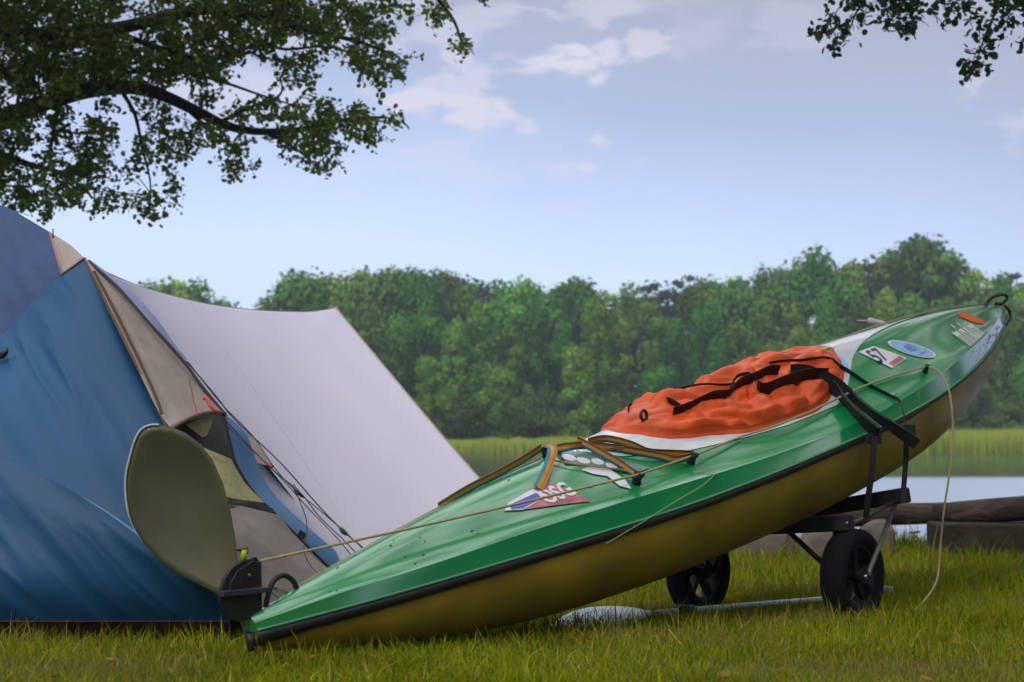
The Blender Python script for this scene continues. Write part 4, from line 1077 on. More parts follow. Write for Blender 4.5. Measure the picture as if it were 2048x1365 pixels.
# ---- striped lashing straps on the stern deck
def build_lashings():
    root = empty('striped_lashing_strap', tuple(map(float, deck(.27, .2, 0))), 'orange and teal striped webbing strap looped over the cleats behind the cockpit', 'strap')
    SD = np.array([.15, -.35, .9])
    def rib(pts, w=.029, name='webbing', SD=np.array([.15, -.35, .9])):
        p = []
        for x, y, off in pts: off = off * .7 + .008; s, v = find(x, y + off * 520); p.append(deck(s, v, off))
        p = smooth_path(p, 6); mb = MB(); mb.ribbon(p, SD, w, .0014, cols=3); return mb.build(name, None, root, mats=[M['teal'], M['hazard'], M['ochre']])
    p = smooth_path([deck(.162, -.30, .006), deck(.185, -.16, .012), deck(.21, -.08, .016), deck(.235, -.06, .024), deck(.256, -.06, .036)], 6)
    mb = MB(); mb.ribbon(p, np.array([.1, -.35, .9]), .030, .0014, cols=3); mb.build('webbing', None, root, mats=[M['teal'], M['hazard'], M['ochre']])
    rib([(1098, 893, .045), (1104, 898, .05), (1094, 930, .03), (1084, 955, .015), (1074, 976, .008)], .034, SD=KX)
    rib([(1095, 906, .02), (1130, 896, .026), (1175, 891, .024), (1240, 898, .02), (1310, 910, .02), (1345, 918, .02), (1382, 911, .025)])
    rib([(1152, 882, .045), (1175, 893, .04), (1210, 912, .03), (1238, 928, .02), (1252, 938, .02), (1270, 950, .025)], .028)
    rib([(1172, 884, .045), (1205, 877, .05), (1250, 886, .045), (1290, 902, .025), (1330, 905, .02), (1380, 907, .028)], .026)
    rib([(1200, 900, .03), (1260, 893, .03), (1310, 903, .02), (1360, 918, .012), (1382, 914, .02)], .010)
    mb = MB(); p = []
    for x, y, off in [(1098, 925, .01), (1140, 934, .012), (1190, 940, .012), (1240, 945, .012), (1268, 957, .02)]: s, v = find(x, y); p.append(deck(s, v, off))
    mb.tube(smooth_path(p, 4), .003, 6); mb.build('thin_cord', M['ochre'], root)


build_lashings()


# ---- wheeled cart
def build_cart():
    cs = 2.58; c0 = np.array([KA[0], KA[1], 0]) + HD * cs; WR = .18; a = .354
    root = empty('kayak_cart', (float(c0[0]), float(c0[1]), gz(c0[1])), 'black two-wheeled kayak cart under the middle of the green kayak', 'cart')
    hubs = []
    for side in (1, -1):
        c = c0 + KN * a * side; c[2] = gz(c[1], c[0]) + WR - .012; hubs.append(c)
        mb = MB(); n = 48; prof_ = [(.118, -.030), (.126, -.044), (.148, -.050), (.166, -.047), (.178, -.034), (.182, 0), (.178, .034), (.166, .047), (.148, .050), (.126, .044), (.118, .030)]
        V = []
        for i in range(n):
            t = 2 * math.pi * i / n; d = HD * math.cos(t) + np.array([0, 0, 1]) * math.sin(t)
            for r, o in prof_:
                if abs(o) < .04 and i % 2: r -= .003
                V.append(c + d * r + KN * o)
        k = len(prof_); F = [(i * k + j, i * k + (j + 1) % k, ((i + 1) % n) * k + (j + 1) % k, ((i + 1) % n) * k + j) for i in range(n) for j in range(k)]
        tyre = MB(); tyre.add(V, F); w_ = MB()
        V = []
        rp = [(.120, -.034), (.120, .034), (.108, .030), (.104, 0), (.108, -.030)]
        for i in range(n):
            t = 2 * math.pi * i / n; d = HD * math.cos(t) + np.array([0, 0, 1]) * math.sin(t)
            for r, o in rp: V.append(c + d * r + KN * o)
        F = [(i * 5 + j, i * 5 + (j + 1) % 5, ((i + 1) % n) * 5 + (j + 1) % 5, ((i + 1) % n) * 5 + j) for i in range(n) for j in range(5)]
        w_.add(V, F); w_.cyl(c, KN, .030, .10, 20)
        for i in range(5):
            t = 2 * math.pi * i / 5 + .3; d = HD * math.cos(t) + np.array([0, 0, 1]) * math.sin(t); e = np.cross(d, KN)
            w_.box(c + d * .068, d * .044, e * .012, KN * .016)
        wo = w_.build('wheel', M['rim'], root, smooth=False); auto_sharp(wo)
        tyre.build('tyre', M['tyre'], wo)
        mb = MB(); mb.cyl(c + KN * side * .056, KN, .011, .014, 8); mb.build('axle_nut', M['steel'], wo)
    for h, sg in ((hubs[0], 1), (hubs[1], -1)):
        mb = MB(); mb.tube([h + KN * sg * .06, h - KN * sg * .085], .009, 10); mb.build('stub_axle', M['blackmetal'], root)
    zf, zr = .345, .235
    near_f = at(1815, 990, 5.66); cf = c0 + HD * .36; cf[2] = near_f[2] - .075; far_f = cf * 2 - near_f; far_f[2] = near_f[2]
    lf = cf + HD * .06
    # padded bolsters in a shallow V
    def bolster(p0, pc, p1, name='bolster'):
        mb = MB()
        for a_, b_ in ((p0, pc), (pc, p1)):
            d = np.array(b_) - np.array(a_); Ld = np.linalg.norm(d); d /= Ld; u = np.cross(d, HD); u /= np.linalg.norm(u)
            mb.box((np.array(a_) + b_) / 2, d * (Ld / 2), HD * .03, u * .030)
        o = mb.build(name, M['foam'], root, smooth=False); bevel(o, .008, 3); return o
    bolster(near_f, cf, far_f)
    cr = c0 - HD * .10; near_r = at(1702, 1046, 5.44); cr[2] = near_r[2] - .03; far_r = cr * 2 - near_r; far_r[2] = near_r[2]
    bolster(near_r, cr, far_r)
    for side, h, nf, nrr in ((1, hubs[0], near_f, near_r), (-1, hubs[1], far_f, far_r)):
        ax_ = h - KN * side * .075
        mb = MB(); top = nf - KN * side * .05 - np.array([0, 0, .03])
        mb.tube([ax_ + KN * side * .150, h + KN * side * .07 + np.array([0, 0, .02]), top], .0095, 10); mb.build('front_strut', M['galv'], root)
        mb = MB(); mb.tube([nrr - np.array([0, 0, .02]) - KN * side * .03, top - HD * .015], .0095, 10); mb.build('side_rail', M['galv'], root)
        mb = MB(); q = nrr - KN * side * .28 - np.array([0, 0, .04]) - HD * .0
        mb.tube([ax_, q], .011, 8); mb.tube([ax_, nrr - KN * side * .06 - np.array([0, 0, .02])], .011, 8); mb.build('rear_strut', M['blackmetal'], root)
        mb = MB(); mb.cyl(nrr + KN * side * .0 - HD * .034, HD, .006, .006, 10); mb.build('bolt', M['steel'], root)
        mb = MB(); mb.box(h - KN * side * .066 + np.array([0, 0, .085]), HD * .022, KN * .004, np.array([0, 0, .105])); mb.build('axle_plate', M['blackmetal'], root, smooth=False)
    return hubs


build_cart()


def build_tiedown():
    root = empty('tie_down_strap', tuple(map(float, deck(.56, .6, 0))), 'wide black tie-down straps holding the kayak to its cart', 'strap')
    def dp(px, py, off): s, v = find(px, py); return deck(s, v, off)
    S1 = np.array([-.35, -.25, .9])
    mb = MB(); p = smooth_path([dp(1572, 762, .05), dp(1600, 765, .055), dp(1650, 778, .045), dp(1700, 803, .02), at(1752, 833, 5.52), at(1796, 862, 5.47), at(1834, 890, 5.46)], 5)
    mb.ribbon(p, S1, .046, .005); bevel(mb.build('padded_strap', M['strap'], root), .002)
    mb = MB(); p = smooth_path([dp(1648, 782, .03), dp(1680, 806, .02), at(1722, 838, 5.46), at(1756, 868, 5.40)], 5)
    mb.ribbon(p, S1, .062, .005); bevel(mb.build('padded_strap', M['strap'], root), .002)
    mb = MB(); p = smooth_path([dp(1660, 738, .03), dp(1692, 746, .012), dp(1740, 775, .006), dp(1780, 795, .006), at(1800, 803, 5.72), at(1808, 830, 5.62), at(1814, 870, 5.58)], 5)
    mb.ribbon(p, S1, .017, .002); mb.build('webbing', M['strap'], root)
    X1 = np.array([1, .2, 0])
    mb = MB(); mb.ribbon([at(1750, 872, 5.40), at(1744, 940, 5.42), at(1736, 1000, 5.46), at(1732, 1035, 5.5)], X1, .024, .002); mb.build('webbing', M['strap'], root)
    mb = MB(); mb.ribbon([at(1813, 872, 5.56), at(1811, 930, 5.58), at(1807, 980, 5.60), at(1806, 1006, 5.60)], X1, .021, .002); mb.build('webbing', M['strap'], root)
    mb = MB(); mb.box(at(1748, 878, 5.42), X1 * .030, np.array([0, 1, 0]) * .008, np.array([0, 0, 1]) * .020); bevel(mb.build('cam_buckle', M['blackmetal'], root, smooth=False), .003)
    mb = MB(); mb.box(at(1818, 860, 5.52), X1 * .026, np.array([0, 1, 0]) * .008, np.array([0, 0, 1]) * .022); bevel(mb.build('cam_buckle', M['blackmetal'], root, smooth=False), .003)
    mb = MB()
    for q in (dp(1676, 783, .032), dp(1784, 796, .016)): mb.box(q, KX * .008, KN * .010, KU * .004)
    mb.tube([dp(1671, 795, .03), dp(1673, 797, .034)], .006, 8)
    mb.build('steel_keeper', mat('bright steel', (.7, .7, .72), .25, metal=.8), root, smooth=False)


build_tiedown()


# ------------------------------------------------------------------ tent
def sheet(rows, name, m, parent, nu=24, nv=24, bulge=0, wr=0, sc=6, direction=(0, -1, .2), sub=1, seed=0, solid=0):
    """surface through rows of points (each row resampled), with cloth wrinkles"""
    def resample(row, n):
        P = smooth_path(row, 10) if len(row) > 2 else [np.array(row[0], float) * (1 - t) + np.array(row[1], float) * t for t in np.linspace(0, 1, 21)]
        P = np.array(P); d = np.concatenate([[0], np.cumsum(np.linalg.norm(np.diff(P, axis=0), axis=1))])
        t = np.linspace(0, d[-1], n); return np.stack([np.interp(t, d, P[:, i]) for i in range(3)], 1)
    RR = [resample(r, nu) for r in rows]
    cols = []
    for i in range(nu):
        col = [r[i] for r in RR]
        P = np.array(smooth_path(col, 10)) if len(col) > 2 else np.array([col[0] * (1 - t) + col[1] * t for t in np.linspace(0, 1, 11)])
        idx = np.linspace(0, len(P) - 1, nv); k = np.floor(idx).astype(int).clip(0, len(P) - 2); f = (idx - k)[:, None]
        cols.append(P[k] * (1 - f) + P[k + 1] * f)
    G = np.array(cols)   # nu x nv x 3
    D = np.array(direction, float); D /= np.linalg.norm(D)
    for i in range(nu):
        for j in range(nv):
            u, v = i / (nu - 1), j / (nv - 1); e = min(1, 6 * min(u, 1 - u, v, 1 - v)); p = G[i, j]
            b = bulge * math.sin(math.pi * u) * math.sin(math.pi * v)
            A_ = .72 * p[0] - .69 * p[2]; B_ = .69 * p[0] + .72 * p[2]
            q = Vector((A_ * sc * .2, B_ * sc * 1.3, seed)); q2 = Vector((A_ * sc * .45, B_ * sc * 3.4 + .6 * A_, seed + 5))
            w = wr * e * (noise.noise(q) + .45 * (1 - 3 * abs(noise.noise(q2))) + .25 * noise.noise(q * 3.1))
            G[i, j] = p + D * (b + w)
    V = G.reshape(-1, 3); F = [(i * nv + j, (i + 1) * nv + j, (i + 1) * nv + j + 1, i * nv + j + 1) for i in range(nu - 1) for j in range(nv - 1)]
    o = mesh_ob(name, V, F, m, parent)
    if solid: md = o.modifiers.new('thick', 'SOLIDIFY'); md.thickness = solid; md.offset = -1
    return o, G


def build_tent():
    root = empty('dome_tent', tuple(map(float, (at(0, 1262, 4.9)[0] - .5, 4.9, gz(4.9)))), 'blue dome tent with beige door panel at the left edge', 'tent')
    yb = lambda px, Y: (at(px, 1200, Y)[0], Y, gz(Y) - .01)
    # main blue wall: rows top -> crease -> base
    apex = at(168, 517, 5.0)
    top = [at(-520, 760, 4.9), at(-330, 690, 4.92), at(-120, 720, 4.93), at(0, 668, 4.95), at(60, 610, 4.97), at(122, 548, 4.99), apex]
    m1 = [at(-560, 800, 4.72), at(-300, 770, 4.73), at(-80, 780, 4.7), at(60, 760, 4.72), at(150, 760, 4.72), at(250, 750, 4.73), at(282, 750, 4.76)]
    m2 = [at(-600, 850, 4.61), at(-300, 830, 4.59), at(-60, 850, 4.55), at(90, 880, 4.52), at(200, 930, 4.46), at(300, 965, 4.46), at(372, 942, 4.50)]
    cr = [at(-620, 900, 4.54), at(-300, 880, 4.52), at(-40, 905, 4.48), at(90, 955, 4.43), at(205, 1020, 4.36), at(330, 1110, 4.31), at(440, 1176, 4.33)]
    b1 = [at(-640, 1180, 4.40), at(-300, 1160, 4.38), at(-40, 1150, 4.36), at(100, 1160, 4.35), at(240, 1180, 4.35), at(350, 1205, 4.36), at(458, 1212, 4.38)]
    b2 = [(p[0], 4.42, gz(4.42) + .03) for p in (at(-660, 1, 4.42), at(-300, 1, 4.42), at(-40, 1, 4.42), at(100, 1, 4.42), at(240, 1, 4.42), at(360, 1, 4.42), at(478, 1, 4.42))]
    o, G = sheet([top, m1, m2, cr], 'side_wall', M['tent_blue'], root, 200, 150, 0, .024, 4, seed=1)
    o, G = sheet([cr, b1, b2], 'skirt_wall', M['tent_blue'], root, 200, 60, 0, .020, 4, seed=2)
    # bright piping on the crease (pole sleeve)
    mb = MB(); pts = smooth_path(cr, 6); pts = pts[20:]; mb.tube([p + np.array([0, .002, .0]) for p in pts], list(np.linspace(.0005, .013, len(pts))), 8); mb.build('pole_sleeve', mat('blue sleeve', (.06, .19, .38), .55), root)
    # violet fly above
    t2 = [at(-520, 500, 5.45), at(-330, 400, 5.5), at(-120, 375, 5.5), at(0, 410, 5.45), at(55, 438, 5.35), at(100, 465, 5.22)]
    l2 = [at(-520, 765, 4.895), at(-330, 695, 4.915), at(-120, 722, 4.925), at(0, 670, 4.945), at(62, 612, 4.965), at(124, 550, 4.985)]
    sheet([t2, l2], 'upper_fly', M['tent_violet'], root, 60, 30, .04, .012, 5, seed=3)
    sheet([[at(100, 465, 5.22), at(140, 490, 5.12), at(168, 516, 5.0)], [at(124, 550, 4.984), at(146, 533, 4.992), at(168, 517, 4.998)]], 'fly_corner', M['beige'], root, 16, 12, .01, .006, 12, seed=4)
    mb = MB(); mb.tube([at(100, 466, 5.21), at(112, 508, 5.1), at(124, 550, 4.98)], .005, 6); mb.tube([at(124, 549, 4.985), at(168, 516, 4.995)], .004, 6)
    mb.build('seam', mat('pinkish seam', (.30, .17, .17), .7), root)
    mb = MB(); mb.tube([at(106, 476, 5.18), at(106, 458, 5.18)], .0025, 5); mb.build('tie_loop', M['black'], root)
    # back of the tent (closes the dome)
    base_l = [(-3.9, 5.2, gz(5.2)), (-3.5, 6.3, gz(6.3)), (-2.2, 6.7, gz(6.7)), (-1.0, 6.2, gz(6.2)), tuple(yb(770, 5.8))]
    mid_ = [(-3.4, 5.3, .9), (-2.9, 5.95, 1.0), (-2.1, 6.2, 1.05), (-1.5, 5.9, .85), tuple(at(430, 800, 5.35))]
    top_ = [tuple(at(-520, 500, 5.46)), tuple(at(-330, 400, 5.52)), tuple(at(-120, 378, 5.52)), tuple(at(55, 442, 5.37)), tuple(apex + np.array([.0, .03, 0]))]
    sheet([top_, mid_, base_l], 'rear_wall', M['tent_blue'], root, 40, 24, 0, .01, 5, seed=6)
    sheet([[at(-520, 500, 5.45), at(-520, 760, 4.9), at(-600, 1000, 4.4), b2[0]], [(-3.1, 5.5, 1.35), (-3.3, 5.3, .9), (-3.6, 5.1, .5), (-3.9, 5.2, gz(5.2))]], 'left_wall', M['tent_blue'], root, 20, 20, .05, .01, 5, (-1, 0, 0), seed=7)
    # black hook at the left edge
    mb = MB(); mb.tube(smooth_path([at(-12, 712, 4.83), at(2, 712, 4.80), at(12, 704, 4.79), at(14, 696, 4.80)], 4), [.004, .006, .009, .011, .012, .012, .011, .010, .008, .006, .005, .004, .003], 8); mb.build('toggle', M['black'], root)

    # ---- door end: between the left pole edge L and the right pole edge Rr
    Ls = [(168, 517, 5.0), (240, 668, 4.80), (300, 790, 4.67), (345, 885, 4.57), (400, 1010, 4.46), (450, 1120, 4.40), (490, 1235, 4.42)]
    Rs = [(176, 520, 5.02), (290, 628, 5.12), (372, 722, 5.2), (452, 832, 5.32), (520, 940, 5.45), (610, 1068, 5.65), (775, 1228, 5.85)]
    L3 = [at(*p) for p in Ls]; R3 = [at(*p) for p in Rs]; L3[-1][2] = gz(4.42); 
    Lp = smooth_path(L3, 10); Rp = smooth_path(R3, 10)
    def LR(t, k):   # t down the door (0-1), k across (0 left, 1 right)
        i = t * (len(Lp) - 1); a = int(min(i, len(Lp) - 2)); f = i - a
        p = (Lp[a] * (1 - f) + Lp[a + 1] * f); q = (Rp[a] * (1 - f) + Rp[a + 1] * f); return p * (1 - k) + q * k
    # pole edges
    mb = MB(); mb.tube([p + np.array([.004, -.004, 0]) for p in Lp], .0045, 7); mb.build('door_pole', M['brown_trim'], root)
    # dark sheet standing in for the shade inside the doorway
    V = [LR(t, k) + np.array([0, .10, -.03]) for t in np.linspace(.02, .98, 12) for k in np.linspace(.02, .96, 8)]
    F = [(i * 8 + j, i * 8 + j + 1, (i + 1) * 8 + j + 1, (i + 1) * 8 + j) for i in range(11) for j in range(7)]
    mesh_ob('inner_shade_sheet', V, F, M['inner_dark'], root)
    # hood: beige, bulging, arc lower edge
    hoodL = [at(170, 519, 4.99), at(212, 600, 4.88), at(262, 708, 4.75), at(312, 812, 4.63), at(343, 857, 4.58)]
    hoodR = [at(174, 519, 5.0), at(270, 612, 5.05), at(345, 700, 5.08), at(415, 785, 5.1), at(448, 826, 5.1)]
    hoodM = [at(172, 519, 4.98), at(240, 610, 4.93), at(300, 706, 4.85), at(355, 795, 4.78), at(392, 836, 4.76)]
    sheet([hoodL, hoodM, hoodR], 'door_hood', M['beige'], root, 50, 24, .02, .014, 9, seed=8, solid=.004)
    mb = MB(); mb.ribbon(smooth_path([at(188, 543, 4.94), at(238, 638, 4.82), at(284, 733, 4.70), at(312, 795, 4.62), at(324, 828, 4.59)], 5), (1, 0, .3), .010, .003); mb.build('brown_fold', M['brown_trim'], root)
    mb = MB(); mb.tube(smooth_path([at(343, 858, 4.57), at(368, 843, 4.64), at(392, 832, 4.72), at(420, 825, 4.9), at(450, 826, 5.08)], 5), .006, 7); mb.build('hood_hem', M['brown_trim'], root)
    mb = MB(); mb.tube(smooth_path([at(377, 755, 4.85), at(384, 785, 4.80), at(388, 806, 4.77), at(397, 832, 4.72)], 4), .0022, 6); mb.build('red_cord', mat('dark red cord', (.25, .05, .04), .8), root)
    mb = MB(); mb.tube(smooth_path([at(405, 798, 4.86), at(413, 797, 4.86), at(420, 812, 4.84), at(433, 824, 4.84)], 4), .006, 7); mb.build('red_toggle', M['red'], root)
    # lower door: pale flap corner, yellow inner panel, grey trim, beige lower panel, all in the door surface
    def panel(t0, t1, k0, k1, name, m, push=0, wr=.008, k0b=None, k1b=None, seed=9):
        k0b = k0 if k0b is None else k0b; k1b = k1 if k1b is None else k1b
        rowA = [LR(t0, k) + np.array([0, -push, 0]) for k in np.linspace(k0, k1, 4)]
        rowM = [LR((t0 + t1) / 2, k) + np.array([0, -push, 0]) for k in np.linspace((k0 + k0b) / 2, (k1 + k1b) / 2, 4)]
        rowB = [LR(t1, k) + np.array([0, -push, 0]) for k in np.linspace(k0b, k1b, 4)]
        return sheet([rowA, rowM, rowB], name, m, root, 26, 26, .0, wr, 12, seed=seed)
    sheet([[at(345, 862, 4.60), at(366, 868, 4.66)], [at(366, 900, 4.62), at(384, 905, 4.68)]], 'door_flap', M['beige'], root, 8, 8)
    # inner mesh gable seen through the opening
    sheet([[at(372, 850, 4.80), at(402, 838, 4.9), at(428, 836, 5.0)], [at(405, 875, 4.88), at(410, 873, 4.9), at(414, 872, 4.92)]], 'inner_gable', M['khaki'], root, 10, 8)
    sheet([[at(380, 885, 4.62), at(430, 905, 4.72), at(462, 918, 4.84)], [at(410, 945, 4.56), at(455, 955, 4.70), at(492, 968, 4.90)], [at(435, 998, 4.50), at(480, 1000, 4.68), at(530, 1006, 4.95)]], 'inner_panel', M['khaki'], root, 24, 20, .01, .012, 16, seed=5)
    mb = MB(); mb.ribbon(smooth_path([at(430, 996, 4.48), at(470, 1003, 4.62), at(505, 1010, 4.8), at(545, 1022, 4.98)], 4), (0, -.1, 1), .016, .003); mb.build('panel_trim', mat('grey trim', (.30, .30, .32), .7, bump=.5, bscale=60), root)
    mb = MB(); mb.ribbon(smooth_path([at(432, 1010, 4.48), at(470, 1017, 4.62), at(505, 1024, 4.8), at(550, 1036, 4.98)], 4), (0, -.1, 1), .010, .003); mb.build('panel_trim', bpy.data.materials['grey trim'], root)
    sheet([[at(425, 1002, 4.49), at(480, 1012, 4.66), at(558, 1030, 5.0)], [at(455, 1100, 4.42), at(545, 1105, 4.75), at(640, 1125, 5.3)], [at(490, 1240, 4.42), at(630, 1235, 4.95), at(790, 1225, 5.75)]], 'lower_door', M['beige'], root, 40, 30, .02, .010, 10, seed=10)
    # light blue right edge strip of the fly
    A_ = [at(452, 832, 5.16), at(462, 880, 5.13), at(476, 930, 5.11), at(510, 985, 5.13), at(560, 1035, 5.2), at(650, 1125, 5.45), at(760, 1228, 5.7)]
    B_ = [at(455, 832, 5.18), at(494, 868, 5.2), at(514, 925, 5.23), at(545, 985, 5.28), at(600, 1040, 5.4), at(690, 1118, 5.6), at(815, 1222, 5.85)]
    sheet([A_, B_], 'door_edge', M['tent_sky'], root, 40, 8, .01, .003, 10, seed=12)
    mb = MB(); mb.tube([p + np.array([-.003, -.005, 0]) for p in smooth_path(A_, 6)], .005, 6); mb.build('edge_seam', mat('dark seam', (.10, .06, .07), .8), root)
    # lilac sleeve of the right pole above the hood
    C_ = [at(178, 520, 5.0), at(240, 574, 5.0), at(300, 640, 5.02), at(345, 697, 5.05), at(372, 722, 5.07)]
    D_ = [at(180, 520, 5.01), at(252, 574, 5.02), at(312, 636, 5.04), at(350, 690, 5.06), at(374, 718, 5.08)]
    sheet([C_, D_], 'pole_sleeve', mat('lilac cloth', (.26, .28, .52), .7), root, 20, 6, 0, .002)
    mb = MB(); mb.tube(smooth_path([at(176, 522, 4.99), at(238, 578, 4.99), at(298, 646, 5.0), at(366, 722, 5.04), at(400, 768, 5.06), at(450, 832, 5.1)], 6), .006, 7); mb.build('fly_pole', M['cordgrey'], root)
    # beige pennant
    mb = MB(); v = [at(478, 838, 5.12), at(492, 862, 5.10), at(514, 926, 5.08), at(544, 934, 5.10), at(520, 896, 5.12)]
    mb.add([p + np.array([0, e, 0]) for e in (0, .003) for p in v], [(0, 1, 2, 3, 4), (9, 8, 7, 6, 5)] + [(i, (i + 1) % 5, 5 + (i + 1) % 5, 5 + i) for i in range(5)]); mb.build('flap_tab', M['beige'], root, smooth=False)
    mb = MB(); mb.tube([at(536, 928, 5.09), at(546, 936, 5.09)], [.006, .009], 8); mb.build('red_tip', M['red'], root)
    mb = MB(); mb.box(at(604, 1070, 5.2), np.array([.012, 0, -.008]), np.array([0, .004, 0]), np.array([.006, 0, .010])); mb.build('peg_clip', M['black'], root, smooth=False)
    # maroon groundsheet lip
    mb = MB(); p0 = [(p[0], 4.385, gz(4.42) + .050) for p in b2]; mb.ribbon(smooth_path(p0, 6), (0, -.15, 1), .036, .004); mb.build('groundsheet', M['maroon'], root)


build_tent()


def build_seams():
    tent = [o for o in bpy.data.objects if o.name == 'dome_tent'][0]; tarp = [o for o in bpy.data.objects if o.name == 'canvas_tarp'][0]
    sm = mat('tarp seam', (.60, .57, .68), .8)
    def on(ob, nu, nv, i): return [Vector(ob.data.vertices[i * nv + j].co) + Vector((0, -.0015, 0)) for j in range(nv)]
    fp = [c for c in tarp.children if c.name.startswith('front_panel')][0]
    for i in (37,):
        mb = MB(); mb.ribbon(on(fp, 90, 60, i), (1, .3, 0), .010, .0008); mb.build('seam', sm, tarp)


def build_guys():
    a = at(250, 598, 5.06)
    defs = [('dark guy line running highest, from the tent apex down past the pennant', [(372, 722, 5.06), (430, 790, 5.1), (470, 840, 5.1), (560, 925, 5.1), (640, 1015, 5.1), (690, 1066, 5.1), (742, 1112, 5.12), (800, 1195, 5.15)], .0034),
            ('thin guy line just under the highest one beside the pennant', [(376, 724, 5.05), (440, 805, 5.08), (505, 872, 5.08), (548, 935, 5.06), (590, 980, 5.05), (650, 1030, 5.05), (735, 1108, 5.08), (790, 1190, 5.1)], .0028),
            ('guy line tied to the red toggle at the hood hem', [(436, 826, 4.84), (470, 862, 4.88), (540, 935, 4.92), (600, 985, 4.95), (640, 1035, 4.97), (706, 1100, 5.0), (775, 1190, 5.05)], .0026),
            ('lowest guy line crossing the light blue tent edge', [(433, 824, 4.83), (460, 858, 4.86), (530, 925, 4.9), (575, 970, 4.92), (610, 1010, 4.95), (690, 1095, 5.0), (755, 1190, 5.05)], .0024),
            ('loose dark cord dangling in front of the beige door', [(592, 985, 4.93), (610, 1030, 4.93), (614, 1060, 4.93), (608, 1100, 4.9), (620, 1130, 4.9), (634, 1146, 4.9)], .0024)]
    for lab, pts, r in defs:
        P = smooth_path([at(*p) for p in pts], 6); e = P[-1]
        root = empty('guy_line' if 'dangling' not in lab else 'loose_cord', tuple(map(float, e)), lab, 'cord', 'guy lines of the dome tent')
        mb = MB(); mb.tube(P, r * .75, 6); mb.build('cord', M['cordgrey'], root)
        if 'highest, from' in lab:
            mb = MB(); mb.tube([at(680, 1056, 5.09), at(686, 1063, 5.09), at(694, 1070, 5.09)], [.006, .010, .006], 8); mb.build('slider', M['galv'], root)
        if 'red toggle' in lab:
            mb = MB(); mb.tube([at(586, 970, 4.93), at(594, 984, 4.94), at(606, 994, 4.95)], [.004, .009, .005], 8); mb.build('slider', M['galv'], root)


build_guys()


def build_tarp():  # pitched between the tent and its own pole
    root = empty('canvas_tarp', tuple(map(float, (at(668, 1, 6.6)[0], 6.6, gz(6.6)))), 'pale lilac tarp pitched from the tent apex to a pole behind the kayak', 'tarp')
    top = [at(196, 538, 5.12), at(250, 562, 5.3), at(300, 580, 5.5), at(400, 606, 5.85), at(500, 620, 6.15), at(600, 625, 6.42), at(640, 622, 6.50), at(672, 616, 6.56)]
    bot = [at(520, 1235, 5.40), at(700, 1232, 5.52), at(850, 1230, 5.62), at(980, 1225, 5.75), at(1050, 1220, 5.81), at(1130, 1205, 5.88), at(1150, 1200, 5.90), at(1168, 1196, 5.92)]
    md = [at(330, 860, 5.3), at(420, 860, 5.45), at(520, 870, 5.6), at(640, 880, 5.85), at(740, 885, 6.0), at(840, 880, 6.15), at(865, 876, 6.19), at(886, 872, 6.22)]
    sheet([top, md, bot], 'front_panel', M['tarp'], root, 90, 60, .0, .022, 1.5, seed=20, solid=.003)
    bk = [(-.5, 7.2, gz(7.2)), (0, 7.7, gz(7.7)), (.3, 7.9, gz(7.9)), (.8, 8.1, gz(8)), (1.0, 8.2, gz(8)), (1.2, 8.3, gz(8)), (1.4, 8.4, gz(8.2)), (.35, 8.4, gz(8.4))]
    bk = [np.array([-1.9 + 1.5 * t, 6.6 + 1.6 * t, gz(6.6 + 1.6 * t)]) for t in np.linspace(0, 1, 8)]
    sheet([[np.array(p) + np.array([0, .01, -.004]) for p in top], bk], 'rear_panel', M['tarp'], root, 40, 20, 0, .006, 1.8, (0, 1, 0), seed=21)
    mb = MB(); b = at(668, 616, 6.63); mb.tube([(b[0], b[1] + .02, gz(6.6) - .05), (b[0], b[1] + .02, b[2] + .012)], .012, 8); mb.build('pole', M['galv'], root)
    mb = MB(); q = at(668, 617, 6.58); mb.box(q, np.array([.022, .01, -.002]), np.array([0, .006, 0]), np.array([.002, 0, .011])); o = mb.build('corner_patch', M['beige'], root, smooth=False); bevel(o, .003)
    mb = MB(); mb.tube([p + np.array([0, -.003, 0]) for p in smooth_path(top, 4)], .0035, 5); mb.build('top_hem', M['beige'], root)
    redge = [at(672, 616, 6.555), at(886, 872, 6.215), at(1168, 1196, 5.915)]
    mb = MB(); mb.tube(smooth_path(redge, 8), .0035, 5); mb.build('side_hem', M['beige'], root)


build_tarp()
build_seams()


# ------------------------------------------------------------------ paddles
def blade_mesh(outline, Y_of, name, mats, parent, thick=.004, cup=.03):
    """outline in pixels; blade built as a cupped shell of its own size"""
    c = np.mean([at(x, y, Y_of(x, y)) for x, y in outline], axis=0)
    ring = [at(x, y, Y_of(x, y)) for x, y in outline]; n = len(ring); K = 10
    V = []
    for lay in (0, 1):
        for k in range(K + 1):
            q = k / K
            for p in ring:
                v = c + (np.array(p) - c) * q; V.append(v + np.array([0, cup * (1 - q * q) + lay * thick * (1.0 if q < 1 else 1.0), 0]))
    S = (K + 1) * n; F = []
    for lay in (0, 1):
        for k in range(K):
            for j in range(n):
                F.append((lay * S + k * n + j, lay * S + k * n + (j + 1) % n, lay * S + (k + 1) * n + (j + 1) % n, lay * S + (k + 1) * n + j))
    for j in range(n): F.append((K * n + j, K * n + (j + 1) % n, S + K * n + (j + 1) % n, S + K * n + j))
    o = mesh_ob(name, V, F, mats[0], parent); 
    bm = bmesh.new(); bm.from_mesh(o.data); bmesh.ops.remove_doubles(bm, verts=bm.verts, dist=1e-5); bmesh.ops.recalc_face_normals(bm, faces=bm.faces); bm.to_mesh(o.data); bm.free()
    mb = MB(); mb.tube(smooth_path(ring[:9] , 3), [.0035] * 20 + [.0025, .0015, .001, .0006, .0004], 6, cap=False); mb.build('blade_edge', mats[1], o)
    return o


